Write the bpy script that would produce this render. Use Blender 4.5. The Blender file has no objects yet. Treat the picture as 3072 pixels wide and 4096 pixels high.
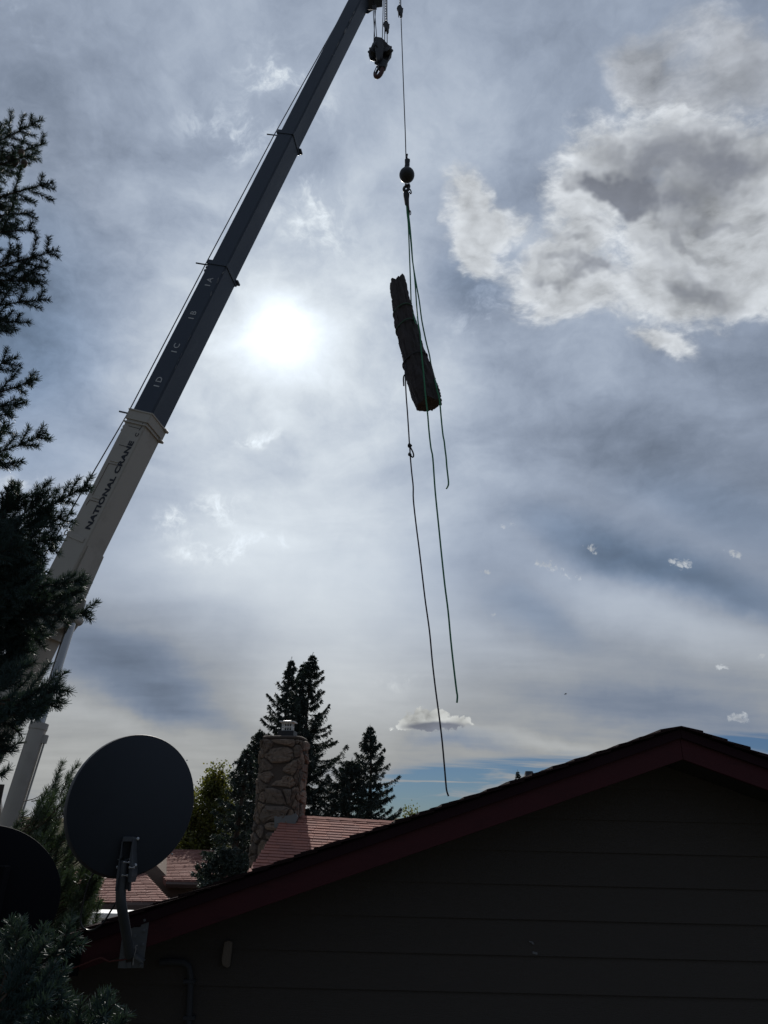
import bpy, bmesh, math, random
import numpy as np
from mathutils import Vector, Matrix, Quaternion

sc = bpy.context.scene
COL = sc.collection
R_ = math.radians

# ------------------------------------------------------------------ camera
TH, EPS, FP = R_(24.0), 0.0235, 2840.0          # pitch, roll, focal length in photo pixels
EYE = np.array([0.0, 0.0, 4.3])
_F = np.array([0, math.cos(TH), math.sin(TH)]); _U0 = np.array([0, -math.sin(TH), math.cos(TH)]); _R0 = np.array([1.0, 0, 0])
_R = _R0 * math.cos(EPS) + _U0 * math.sin(EPS)
_U = _U0 * math.cos(EPS) - _R0 * math.sin(EPS)
cam = bpy.data.cameras.new("camera"); camo = bpy.data.objects.new("camera", cam); COL.objects.link(camo)
cam.sensor_fit = 'HORIZONTAL'; cam.sensor_width = 36.0; cam.lens = FP / 3072 * 36.0
cam.clip_start = 0.05; cam.clip_end = 20000
camo.matrix_world = Matrix(((_R[0], _U[0], -_F[0], EYE[0]), (_R[1], _U[1], -_F[1], EYE[1]), (_R[2], _U[2], -_F[2], EYE[2]), (0, 0, 0, 1)))
sc.camera = camo

def ray(x, y):                                   # direction of a photo pixel
    return _F + _R * (x - 1536) / FP + _U * (2048 - y) / FP
def P(x, y, Y):                                  # world point seen at that pixel at distance Y in front
    d = ray(x, y); return EYE + d * (Y / d[1])
def Pd(x, y, D):                                 # the same, by depth along the optical axis
    return EYE + ray(x, y) * D
def nrm(v):
    v = np.asarray(v, float); return v / np.linalg.norm(v)

# ------------------------------------------------------------------ sun and sky
SUN = nrm(ray(1130, 1330))
SUN_EL = math.asin(SUN[2]); SUN_AZ = math.atan2(SUN[0], SUN[1])
sl = bpy.data.lights.new("sun", 'SUN'); sl.energy = 3.6; sl.angle = R_(0.6); sl.color = (1.0, 0.955, 0.89)
slo = bpy.data.objects.new("sun", sl); COL.objects.link(slo); slo.location = (0, 0, 60)
slo.rotation_euler = Vector((-SUN[0], -SUN[1], -SUN[2])).to_track_quat('-Z', 'Y').to_euler()

sc.view_settings.view_transform = 'Standard'; sc.view_settings.look = 'None'
sc.view_settings.exposure = 0.0; sc.view_settings.gamma = 1.0; sc.view_settings.use_curve_mapping = False
try:
    sc.cycles.max_bounces = 6; sc.cycles.diffuse_bounces = 3; sc.cycles.glossy_bounces = 3; sc.cycles.transparent_max_bounces = 8
except Exception: pass

W = bpy.data.worlds.new("World"); sc.world = W; W.use_nodes = True
WT = W.node_tree; WT.nodes.clear()

class S:                                         # a node socket one can do arithmetic with
    T = WT
    def __init__(s, o): s.o = o
    @staticmethod
    def node(kind, **kw):
        n = S.T.nodes.new(kind)
        for k, v in kw.items(): setattr(n, k, v)
        return n
    @staticmethod
    def put(sock, v):
        if isinstance(v, S): S.T.links.new(v.o, sock)
        else: sock.default_value = v
    @staticmethod
    def m(op, a, b=None, c=None, clamp=False):
        n = S.node('ShaderNodeMath', operation=op, use_clamp=clamp)
        S.put(n.inputs[0], a)
        if b is not None: S.put(n.inputs[1], b)
        if c is not None: S.put(n.inputs[2], c)
        return S(n.outputs[0])
    @staticmethod
    def vm(op, a, b=None, out=0, scale=None, c=None):
        n = S.node('ShaderNodeVectorMath', operation=op)
        S.put(n.inputs[0], a)
        if b is not None: S.put(n.inputs[1], b)
        if c is not None: S.put(n.inputs[2], c)
        if scale is not None: S.put(n.inputs['Scale'], scale)
        return S(n.outputs[out])
    def __add__(s, b): return S.m('ADD', s, b)
    __radd__ = __add__
    def __sub__(s, b): return S.m('SUBTRACT', s, b)
    def __rsub__(s, b): return S.m('SUBTRACT', b, s)
    def __mul__(s, b): return S.m('MULTIPLY', s, b)
    __rmul__ = __mul__
    def __truediv__(s, b): return S.m('DIVIDE', s, b)
    def __rtruediv__(s, b): return S.m('DIVIDE', b, s)
def xyz(x, y, z):
    n = S.node('ShaderNodeCombineXYZ')
    for i, v in enumerate((x, y, z)): S.put(n.inputs[i], v)
    return S(n.outputs[0])
def noise(vec, scale, detail=4, rough=0.55, lac=2.0, dist=0.0, color=False):
    n = S.node('ShaderNodeTexNoise'); S.put(n.inputs['Vector'], vec)
    n.inputs['Scale'].default_value = scale; n.inputs['Detail'].default_value = detail
    n.inputs['Roughness'].default_value = rough; n.inputs['Lacunarity'].default_value = lac; n.inputs['Distortion'].default_value = dist
    return S(n.outputs['Color' if color else 'Fac'])
def sstep(x, a, b, lo=0.0, hi=1.0):
    n = S.node('ShaderNodeMapRange', interpolation_type='SMOOTHSTEP')
    S.put(n.inputs[0], x)
    for i, v in zip((1, 2, 3, 4), (a, b, lo, hi)): S.put(n.inputs[i], v)
    return S(n.outputs[0])
def mixc(f, a, b):
    n = S.node('ShaderNodeMix', data_type='RGBA')
    S.put(n.inputs[0], f)
    for i, v in ((6, a), (7, b)): S.put(n.inputs[i], v if isinstance(v, S) else (*v, 1.0))
    return S(n.outputs[2])
def mapping(vec, loc=(0, 0, 0), rot=0.0, scale=(1, 1, 1), kind='POINT'):
    n = S.node('ShaderNodeMapping', vector_type=kind); S.put(n.inputs[0], vec)
    n.inputs['Location'].default_value = loc; n.inputs['Rotation'].default_value = (0, 0, rot); n.inputs['Scale'].default_value = scale
    return S(n.outputs[0])

D = S(S.node('ShaderNodeTexCoord').outputs['Generated'])          # direction on the sky
sep = S.node('ShaderNodeSeparateXYZ'); S.put(sep.inputs[0], D)
dx, dy, dz = (S(sep.outputs[i]) for i in range(3))
# a stereographic chart of the whole sky, centred north of the place at 24 degrees elevation
dF = S.vm('DOT_PRODUCT', D, tuple(_F), out=1); dR = S.vm('DOT_PRODUCT', D, tuple(_R0), out=1); dU = S.vm('DOT_PRODUCT', D, tuple(_U0), out=1)
k = 2.0 / (dF + 1.02)
CH = xyz(k * dR, k * dU, 0.0)
def chart(x, y):
    d = nrm(ray(x, y)); kk = 2.0 / (d @ _F + 1.02)
    return kk * (d @ _R0), kk * (d @ _U0), kk
def blob(vec, x, y, rx, ry, rot=0.0):            # soft ellipse, 1 in its middle, 0 at its rim
    cx, cy, kk = chart(x, y)
    d = nrm(ray(x, y)); c = d @ _F; s = (kk * c + (kk * c) ** 2) / 2 / FP
    v = mapping(vec, (cx, cy, 0), -R_(rot), (rx * s, ry * s, 1), 'TEXTURE')
    return sstep(S.vm('LENGTH', v, out=1), 1.0, 0.0)
def chain(vec, t):                               # same vector, but worked out only after t (keeps the shader small)
    return S.vm('MULTIPLY_ADD', t, (1e-9, 1e-9, 1e-9), c=vec)
def blobs(vec, rows, after=None):
    t = after
    tot = 0.0
    for x, y, rx, ry, rot, a in rows:
        v = vec if t is None else chain(vec, t)
        tot = blob(v, x, y, rx, ry, rot) * a + tot; t = tot
    return tot

# high cloud sheet: noise on a flat layer seen in perspective
zz = S.m('MAXIMUM', dz, 0.0) + 0.16
PL = xyz(dx / zz, dy / zz, 0.0)
warp = S.vm('SCALE', S.vm('SUBTRACT', noise(PL, 1.6, 3, color=True), (0.5, 0.5, 0.5)), scale=0.45)
PW = S.vm('ADD', PL, warp)
n_big = noise(PW, 1.3, 2, 0.5)
n_mid = noise(mapping(PW, (3.1, 1.7, 0), R_(35), (1.0, 1.35, 1.0)), 3.6, 6, 0.55)
n_str = noise(mapping(PL, (1.3, 0.2, 0), R_(8), (0.55, 3.0, 1)), 2.2, 5, 0.55)
cw = noise(CH, 4.5, 5, 0.6, color=True)
wch = S.vm('ADD', CH, S.vm('SCALE', S.vm('SUBTRACT', cw, (0.5, 0.5, 0.5)), scale=0.10))
wch2 = S.vm('ADD', CH, S.vm('SCALE', S.vm('SUBTRACT', cw, (0.5, 0.5, 0.5)), scale=0.16))
n_w = noise(S.vm('ADD', CH, S.vm('SCALE', S.vm('SUBTRACT', cw, (0.5, 0.5, 0.5)), scale=0.16)), 16.0, 6, 0.64)

# broad light and dark of the sheet
tone = blobs(wch, [
    (500, 250, 900, 420, 0, -0.03), (350, 650, 700, 500, 0, -0.07), (900, 560, 480, 220, 25, -0.03), (1150, 300, 460, 200, 20, 0.045),
    (1900, 500, 500, 420, 0, 0.03), (2200, 150, 420, 300, 0, -0.04), (2080, 700, 200, 320, 30, -0.04),
    (1860, 1120, 300, 230, 35, -0.11), (1500, 1050, 360, 260, -30, 0.05), (130, 1250, 620, 800, 0, -0.115), (560, 1850, 420, 260, 30, -0.04),
    (1050, 1950, 1300, 760, 0, 0.08), (850, 2180, 620, 300, -10, 0.08), (1350, 2400, 900, 600, 0, 0.15), (1350, 2780, 700, 300, 0, 0.08),
    (520, 2680, 780, 260, 24, -0.125), (850, 2560, 460, 220, 20, -0.05), (520, 2900, 900, 110, 12, 0.055), (300, 3080, 800, 160, 4, 0.06),
    (2600, 2260, 900, 190, 21, -0.12), (2900, 2020, 600, 260, 16, -0.05), (2500, 1750, 900, 420, 8, -0.055), (2000, 2330, 420, 260, 20, -0.05),
    (2700, 2500, 950, 190, 20, 0.13), (2100, 2650, 600, 150, 12, 0.05), (2500, 2790, 800, 150, 10, -0.075), (1800, 2960, 420, 60, 3, -0.05), (2250, 2990, 800, 62, 4, 0.08)])
# where the blue shows
blue = blobs(wch, [
    (120, 1330, 680, 760, 0, 0.75), (560, 1880, 420, 260, 30, 0.25), (150, 1900, 420, 240, 0, 0.25), (2600, 2260, 850, 170, 21, 0.60), (1860, 1110, 280, 210, 35, 0.40),
    (2150, 2450, 420, 160, 18, 0.30), (2850, 2050, 600, 200, 16, 0.25), (760, 1000, 300, 500, 28, 0.15), (1850, 2960, 400, 70, 3, 0.35), (500, 2680, 760, 260, 24, 0.10)], tone)
lowblue = blobs(CH, [(2150, 3300, 1000, 330, 6, 1.5), (3150, 3060, 700, 170, 2, 1.6), (2600, 3250, 800, 330, 8, 1.0), (1620, 3230, 420, 170, 0, 0.5)], blue)

wch3 = S.vm('ADD', CH, S.vm('SCALE', S.vm('SUBTRACT', cw, (0.5, 0.5, 0.5)), scale=0.34))
chs = S.vm('ADD', CH, S.vm('SCALE', S.vm('SUBTRACT', cw, (0.5, 0.5, 0.5)), scale=0.04))
ang = S.m('ARCCOSINE', S.m('MINIMUM', S.vm('DOT_PRODUCT', D, tuple(SUN), out=1), 0.999999))
def glow(sig, p=1.0):
    t = ang / sig
    if p != 1.0: t = S.m('POWER', t, p)
    return S.m('EXPONENT', t * -1.0)
rough_up = sstep(dz, 0.25, 0.6, 0.22, 1.0)
tex = ((n_mid - 0.5) * 0.33 + (n_w - 0.5) * 0.17 + (n_big - 0.5) * 0.17) * rough_up + (n_str - 0.5) * sstep(dz, 0.5, 0.2, 0.0, 0.055)
wisp = blobs(wch, [(1130, 330, 300, 190, 30, 0.9), (960, 520, 320, 160, 10, 0.7), (1280, 760, 160, 110, 30, 0.8), (1250, 900, 260, 160, 20, 0.45), (760, 2060, 330, 100, -12, 1.0), (900, 2180, 330, 70, -6, 0.9), (1050, 1750, 150, 40, 0, 0.6),
    (1960, 1250, 220, 160, 0, 0.5), (80, 60, 160, 160, 0, 0.5), (200, 1950, 300, 70, 0, 0.7), (1600, 2700, 160, 60, 0, 0.5)], lowblue)
tex = tex + wisp * sstep(n_w, 0.46, 0.78) * 0.42
away = sstep(ang, 0.5, 2.2, 1.0, 0.58)                       # the sheet is duller away from the sun
lum = (0.278 + tone * 1.05 + tex) * away
lum = S.m('MAXIMUM', lum, 0.07)
lum = lum * (1.0 + 1.45 * glow(0.31)) + 0.34 * glow(0.075) + 0.16 * glow(0.052, 1.5) + 0.30 * glow(0.034, 2.0) + 40.0 * glow(0.012, 2.0)
bl = S.m('MINIMUM', S.m('MAXIMUM', blue * (0.6 + n_mid * 0.8) + (0.30 - lum) * 1.2, 0.0), 0.85) * sstep(ang, 0.05, 0.42)
grey = mixc(sstep(lum, 0.22, 0.80), (0.80, 0.965, 1.265), (0.915, 1.0, 1.085))
tint = mixc(bl, grey, (0.62, 0.93, 1.42))
warm = sstep(dz, 0.36, 0.04) * 0.9 * sstep(lum, 0.22, 0.36)
tint = mixc(warm * (1.0 - bl), tint, (1.02, 1.03, 0.985))
veil = S.vm('MULTIPLY', tint, xyz(lum, lum, lum))

sky = S.node('ShaderNodeTexSky', sky_type='NISHITA', sun_disc=False)
sky.sun_elevation = SUN_EL; sky.sun_rotation = SUN_AZ; sky.altitude = 1000; sky.air_density = 1.0; sky.dust_density = 0.3; sky.ozone_density = 1.5
clear = S.vm('MULTIPLY', S(sky.outputs[0]), (0.165, 0.228, 0.325))          # deeper blue between the clouds
hole = S.m('MINIMUM', sstep(lowblue + (n_str - 0.5) * 3.4 * sstep(lowblue, 0.1, 0.9), 0.22, 0.62), 0.97)
n_ls = noise(mapping(chs, (2.3, 0.7, 0), R_(-3), (4.5, 30.0, 1)), 1.0, 5, 0.58)
hole = hole * (1.0 - sstep(n_ls, 0.53, 0.66) * 0.9)
veil10 = S.vm('SCALE', veil, scale=10.0)
out = mixc(hole, veil10, clear)

# heaped clouds: ragged density, lit on the side of the sun, grey where they are thick
PX = S.vm('ADD', D, S.vm('SCALE', S.vm('SUBTRACT', cw, (0.5, 0.5, 0.5)), scale=0.05))
ST = lambda v: mapping(v, (0, 0, 0), R_(-32), (0.75, 1.3, 1))
CHW = S.vm('ADD', CH, S.vm('SCALE', S.vm('SUBTRACT', cw, (0.5, 0.5, 0.5)), scale=0.07))
n_c1 = noise(ST(CHW), 10.0, 7, 0.62)
sx_, sy_, sk_ = chart(1130, 1330)
n_cs = noise(ST(S.vm('ADD', CHW, S.vm('SCALE', S.vm('SUBTRACT', (sx_, sy_, 0.0), CHW), scale=0.045))), 10.0, 4, 0.58)
n_c2 = noise(ST(S.vm('ADD', CHW, (4.0, 2.0, 1.0))), 42.0, 5, 0.66)
n_c3 = noise(mapping(PX, (1, 5, 3)), 7.0, 3, 0.5)
side = n_c1 - n_cs
def heap(rows, dark, amp, fine, a0, a1, bright, shade, op=0.96, base=0.9, relief=1.9, vec=wch2, dvec=wch3, nf=None):
    global out
    b = blobs(vec, rows, out)
    nf = nf or n_c2
    dens = b + ((n_c1 - 0.5) * amp + (nf - 0.5) * fine) * sstep(b, 0.0, 0.25)
    alpha = sstep(dens, a0, a1)
    thick = S.m('MINIMUM', S.m('MAXIMUM', blobs(dvec, dark, b) + (n_c3 - 0.5) * 0.8 + (n_c1 - 0.5) * 0.9 + (dens - base) * 0.16, 0.0), 0.92)
    col = mixc(sstep(thick, 0.0, 1.0), bright, shade)
    lit = 0.84 + side * relief * sstep(thick, 1.0, 0.2, 0.45, 1.0) + (nf - 0.5) * sstep(thick, 0.8, 0.1, 0.25, 0.6) + 0.25 * glow(0.35)
    lit = lit * sstep(dens, 0.45, 1.35, 1.13, 0.94)
    col = S.vm('SCALE', col, scale=lit * 10.0)
    out = mixc(alpha * op, out, col)
n_c4 = noise(mapping(CHW, (2.0, 1.0, 0)), 105.0, 4, 0.62)
heap([(2560, 200, 240, 200, 25, 0.6), (2800, 120, 420, 300, 25, 0.75), (2980, 330, 320, 330, 0, 0.8), (2680, 350, 300, 160, 35, 0.55)],
     [(2900, 300, 260, 200, 0, 0.5)], 1.5, 0.4, 0.20, 0.95, (0.455, 0.48, 0.52), (0.28, 0.30, 0.335), 0.85)
heap([(1840, 760, 140, 170, -15, 0.85), (1880, 920, 170, 180, -20, 0.95), (1910, 1040, 150, 130, 0, 0.75), (2010, 890, 130, 110, 0, 0.6), (2080, 1090, 160, 120, -30, 0.7),
      (2250, 1200, 310, 190, -5, 1.0), (2250, 1010, 240, 170, 0, 0.8), (2290, 780, 240, 260, 20, 0.9), (2450, 600, 330, 210, 25, 0.8), (2680, 1160, 430, 260, 0, 0.95), (2750, 850, 500, 400, 0, 1.0),
      (3030, 720, 420, 420, 0, 1.0), (3120, 980, 280, 300, 0, 0.9), (2960, 1060, 340, 280, 0, 0.8), (3080, 1200, 200, 140, 0, 0.5), (2640, 1375, 210, 80, 8, 0.85), (2760, 500, 440, 210, 25, 0.8)],
     [(2420, 720, 300, 150, 24, 0.7), (2600, 640, 420, 190, 26, 0.72), (2760, 560, 460, 180, 26, 0.55), (2920, 470, 420, 190, 26, 0.66), (2420, 720, 260, 130, 20, 0.6), (2240, 1110, 270, 85, 12, 0.85), (2160, 960, 130, 60, 20, 0.5), (2250, 880, 160, 60, 20, 0.5), (2820, 1120, 360, 120, 20, 0.6), (2480, 1120, 160, 60, 10, 0.3), (2850, 900, 260, 60, 25, 0.35), (3000, 780, 220, 60, 30, 0.35), (2650, 960, 300, 60, 20, 0.25)],
     1.2, 0.85, 0.06, 0.70, (0.59, 0.62, 0.652), (0.195, 0.21, 0.248), 0.94)
heap([(1730, 2898, 200, 46, 1, 1.0), (1690, 2862, 120, 66, 0, 0.9), (1640, 2886, 80, 40, 0, 0.6), (1770, 2872, 70, 44, 0, 0.6), (1850, 2892, 90, 36, -4, 0.7), (1590, 2908, 90, 24, 2, 0.5)],
     [(1740, 2912, 220, 34, 1, 1.7)], 0.4, 2.0, 0.28, 0.55, (0.60, 0.615, 0.60), (0.185, 0.20, 0.245), relief=2.6, vec=chs, dvec=chs, nf=n_c4)
heap([(2955, 2880, 75, 40, 0, 0.9), (2190, 2256, 110, 38, 6, 0.6), (2380, 2190, 90, 34, 12, 0.5), (2725, 2262, 60, 44, 0, 0.7), (2945, 2225, 70, 26, 20, 0.55), (2890, 2682, 50, 22, 4, 0.7), (3050, 2645, 50, 20, 0, 0.65), (2040, 2110, 60, 40, 20, 0.4), (2300, 2300, 130, 26, 8, 0.35), (1960, 2290, 60, 14, 0, 0.5), (1990, 2460, 50, 20, 20, 0.45)],
     [(2960, 2892, 60, 22, 0, 0.7)], 0.6, 3.0, 0.26, 0.95, (0.50, 0.53, 0.56), (0.27, 0.30, 0.35), 0.8, vec=chs, dvec=chs, nf=n_c4)
out = mixc(sstep(dz, 0.0, -0.02), out, (0.85, 0.9, 0.8))
bg = S.node('ShaderNodeBackground'); S.put(bg.inputs[0], out); bg.inputs[1].default_value = 0.1
W.cycles.sampling_method = 'MANUAL'; W.cycles.sample_map_resolution = 512
wo = S.node('ShaderNodeOutputWorld'); WT.links.new(bg.outputs[0], wo.inputs[0])

# ------------------------------------------------------------------ helpers
rng = np.random.default_rng(7); random.seed(7)
WORLD_AT = {}                                    # world origin of every object (nothing is rotated unless said)
class MB:                                        # collects faces for ONE mesh object
    def __init__(s): s.v = []; s.f = []; s.m = []
    def add(s, vs, fs, m=0):
        b = len(s.v); s.v += [tuple(map(float, p)) for p in vs]
        s.f += [tuple(b + i for i in f) for f in fs]; s.m += [m] * len(fs); return s
    def hexa(s, p, m=0):                         # 8 points: bottom ring 0-3, top ring 4-7
        return s.add(p, [(0, 3, 2, 1), (4, 5, 6, 7), (0, 1, 5, 4), (1, 2, 6, 5), (2, 3, 7, 6), (3, 0, 4, 7)], m)
    def box(s, c, h, ax=None, m=0):
        c = np.asarray(c, float); ax = np.eye(3) if ax is None else np.asarray(ax, float)
        x, y, z = ax[0] * h[0], ax[1] * h[1], ax[2] * h[2]
        return s.hexa([c - x - y - z, c + x - y - z, c + x + y - z, c - x + y - z, c - x - y + z, c + x - y + z, c + x + y + z, c - x + y + z], m)
    def prism(s, poly, vec, m=0):
        poly = [np.asarray(p, float) for p in poly]; n = len(poly); vec = np.asarray(vec, float)
        vs = poly + [p + vec for p in poly]
        return s.add(vs, [tuple(range(n))[::-1], tuple(range(n, 2 * n))] + [(i, (i + 1) % n, n + (i + 1) % n, n + i) for i in range(n)], m)
    def tube(s, pts, r, n=8, m=0, caps=True):
        pts = np.asarray(pts, float); K = len(pts); r = np.broadcast_to(r, (K,))
        t = np.gradient(pts, axis=0); t /= np.linalg.norm(t, axis=1)[:, None] + 1e-12
        u = np.cross(t[0], (0.31, 0.2, 0.93)); u /= np.linalg.norm(u); vs = []
        for i in range(K):
            u = u - t[i] * (u @ t[i]); u /= np.linalg.norm(u); w = np.cross(t[i], u)
            for j in range(n):
                a = 2 * math.pi * j / n; vs.append(pts[i] + (u * math.cos(a) + w * math.sin(a)) * r[i])
        fs = [(i * n + j, i * n + (j + 1) % n, (i + 1) * n + (j + 1) % n, (i + 1) * n + j) for i in range(K - 1) for j in range(n)]
        if caps: fs += [tuple(range(n))[::-1], tuple((K - 1) * n + j for j in range(n))]
        return s.add(vs, fs, m)
    def lathe(s, c, axis, prof, n=24, m=0):      # prof: (distance along axis, radius)
        a = nrm(axis); c = np.asarray(c, float)
        u = nrm(np.cross(a, (0.3, 0.9, 0.2) if abs(a[1]) < 0.9 else (1, 0, 0))); w = np.cross(a, u)
        vs = [c + a * t + (u * math.cos(2 * math.pi * j / n) + w * math.sin(2 * math.pi * j / n)) * r for t, r in prof for j in range(n)]
        K = len(prof)
        fs = [(i * n + j, i * n + (j + 1) % n, (i + 1) * n + (j + 1) % n, (i + 1) * n + j) for i in range(K - 1) for j in range(n)]
        fs += [tuple(range(n))[::-1], tuple((K - 1) * n + j for j in range(n))]
        return s.add(vs, fs, m)

def link(name, me, parent, at, kind=None):
    o = bpy.data.objects.new(name, me); COL.objects.link(o)
    at = np.asarray(at, float)
    if parent is not None:
        o.parent = parent; o.location = at - WORLD_AT[parent.name]
    else: o.location = at
    WORLD_AT[o.name] = at
    if kind: o['kind'] = kind
    return o
def tag(o, label, cat, group=None):
    o['label'] = label; o['category'] = cat
    if group: o['group'] = group
    return o
def thing(name, label, cat, at, group=None):
    return tag(link(name, None, None, at), label, cat, group)
def part(name, mb, mats, parent=None, smooth=False, kind=None, label=None, bevel=0.0, at=None):
    v = np.array(mb.v); c = (v.min(0) + v.max(0)) / 2 if at is None else np.asarray(at, float)
    me = bpy.data.meshes.new(name); me.from_pydata((v - c).tolist(), [], mb.f)
    for mt in (mats if isinstance(mats, (list, tuple)) else [mats]): me.materials.append(mt)
    me.polygons.foreach_set('material_index', mb.m)
    bm = bmesh.new(); bm.from_mesh(me); bmesh.ops.recalc_face_normals(bm, faces=bm.faces)
    if bevel: bmesh.ops.bevel(bm, geom=list(bm.edges), offset=bevel, segments=1, affect='EDGES', clamp_overlap=True)
    bm.to_mesh(me); bm.free()
    if smooth:
        me.polygons.foreach_set('use_smooth', [True] * len(me.polygons))
        try: me.set_sharp_from_angle(angle=R_(42))
        except Exception: pass
    o = link(name, me, parent, c, kind)
    if label: o['label'] = label
    return o
def np_mesh(name, V, Fc, mats, parent=None, kind=None, at=None, smooth=False):   # large triangle or quad meshes
    V = np.asarray(V, np.float64); Fc = np.asarray(Fc, np.int32); kk = Fc.shape[1]
    c = (V.min(0) + V.max(0)) / 2 if at is None else np.asarray(at, float)
    me = bpy.data.meshes.new(name); me.vertices.add(len(V)); me.vertices.foreach_set('co', (V - c).astype(np.float32).ravel())
    me.loops.add(Fc.size); me.loops.foreach_set('vertex_index', Fc.ravel())
    me.polygons.add(len(Fc)); me.polygons.foreach_set('loop_start', np.arange(len(Fc), dtype=np.int32) * kk)
    me.update(calc_edges=True)
    for mt in (mats if isinstance(mats, (list, tuple)) else [mats]): me.materials.append(mt)
    if smooth: me.polygons.foreach_set('use_smooth', [True] * len(Fc))
    return link(name, me, parent, c, kind)

def mat(name, col, rough=0.6, var=0.25, scale=6.0, stretch=(1, 1, 1), bump=0.0, bscale=30.0, metal=0.0, spec=0.4, rand=0.0, stain=None, stain_amt=0.5, stain_scale=3.0, trans=0.0, hue=0.0):
    m = bpy.data.materials.new(name); m.use_nodes = True; S.T = m.node_tree
    nt = m.node_tree; b = nt.nodes['Principled BSDF']
    co = S(S.node('ShaderNodeTexCoord').outputs['Object'])
    if rand:
        oi = S(S.node('ShaderNodeObjectInfo').outputs['Random'])
        co = S.vm('ADD', co, xyz(oi * 37.0, oi * 91.0, oi * 53.0))
    n = noise(mapping(co, scale=stretch), scale, 5, 0.6)
    f = 1.0 + (n - 0.5) * (2 * var)
    if rand: f = f * (1.0 - rand + oi * (2 * rand))
    c = S.vm('SCALE', col, scale=f)
    if stain is not None:
        c = mixc(sstep(noise(mapping(co, (9, 3, 5), scale=stretch), stain_scale, 5, 0.65), 0.52, 0.70) * stain_amt, c, stain)
    if hue and rand: c = mixc(oi * hue, c, S.vm('MULTIPLY', c, (1.15, 0.95, 0.75)))
    S.put(b.inputs['Base Color'], c)
    S.put(b.inputs['Roughness'], S.m('MINIMUM', S.m('MAXIMUM', rough + (n - 0.5) * 0.25, 0.03), 1.0))
    b.inputs['Metallic'].default_value = metal; b.inputs['Specular IOR Level'].default_value = spec
    if bump:
        bn = S.node('ShaderNodeBump'); bn.inputs['Strength'].default_value = bump; bn.inputs['Distance'].default_value = 0.01
        S.put(bn.inputs['Height'], noise(mapping(co, (2, 8, 1), scale=stretch), bscale, 6, 0.65)); nt.links.new(bn.outputs[0], b.inputs['Normal'])
    if trans:
        tr = S.node('ShaderNodeBsdfTranslucent'); S.put(tr.inputs[0], S.vm('MULTIPLY', c, (1.35, 1.4, 0.65)))
        mx = S.node('ShaderNodeMixShader'); mx.inputs[0].default_value = trans
        nt.links.new(b.outputs[0], mx.inputs[1]); nt.links.new(tr.outputs[0], mx.inputs[2])
        nt.links.new(mx.outputs[0], nt.nodes['Material Output'].inputs[0])
    return m

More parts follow.
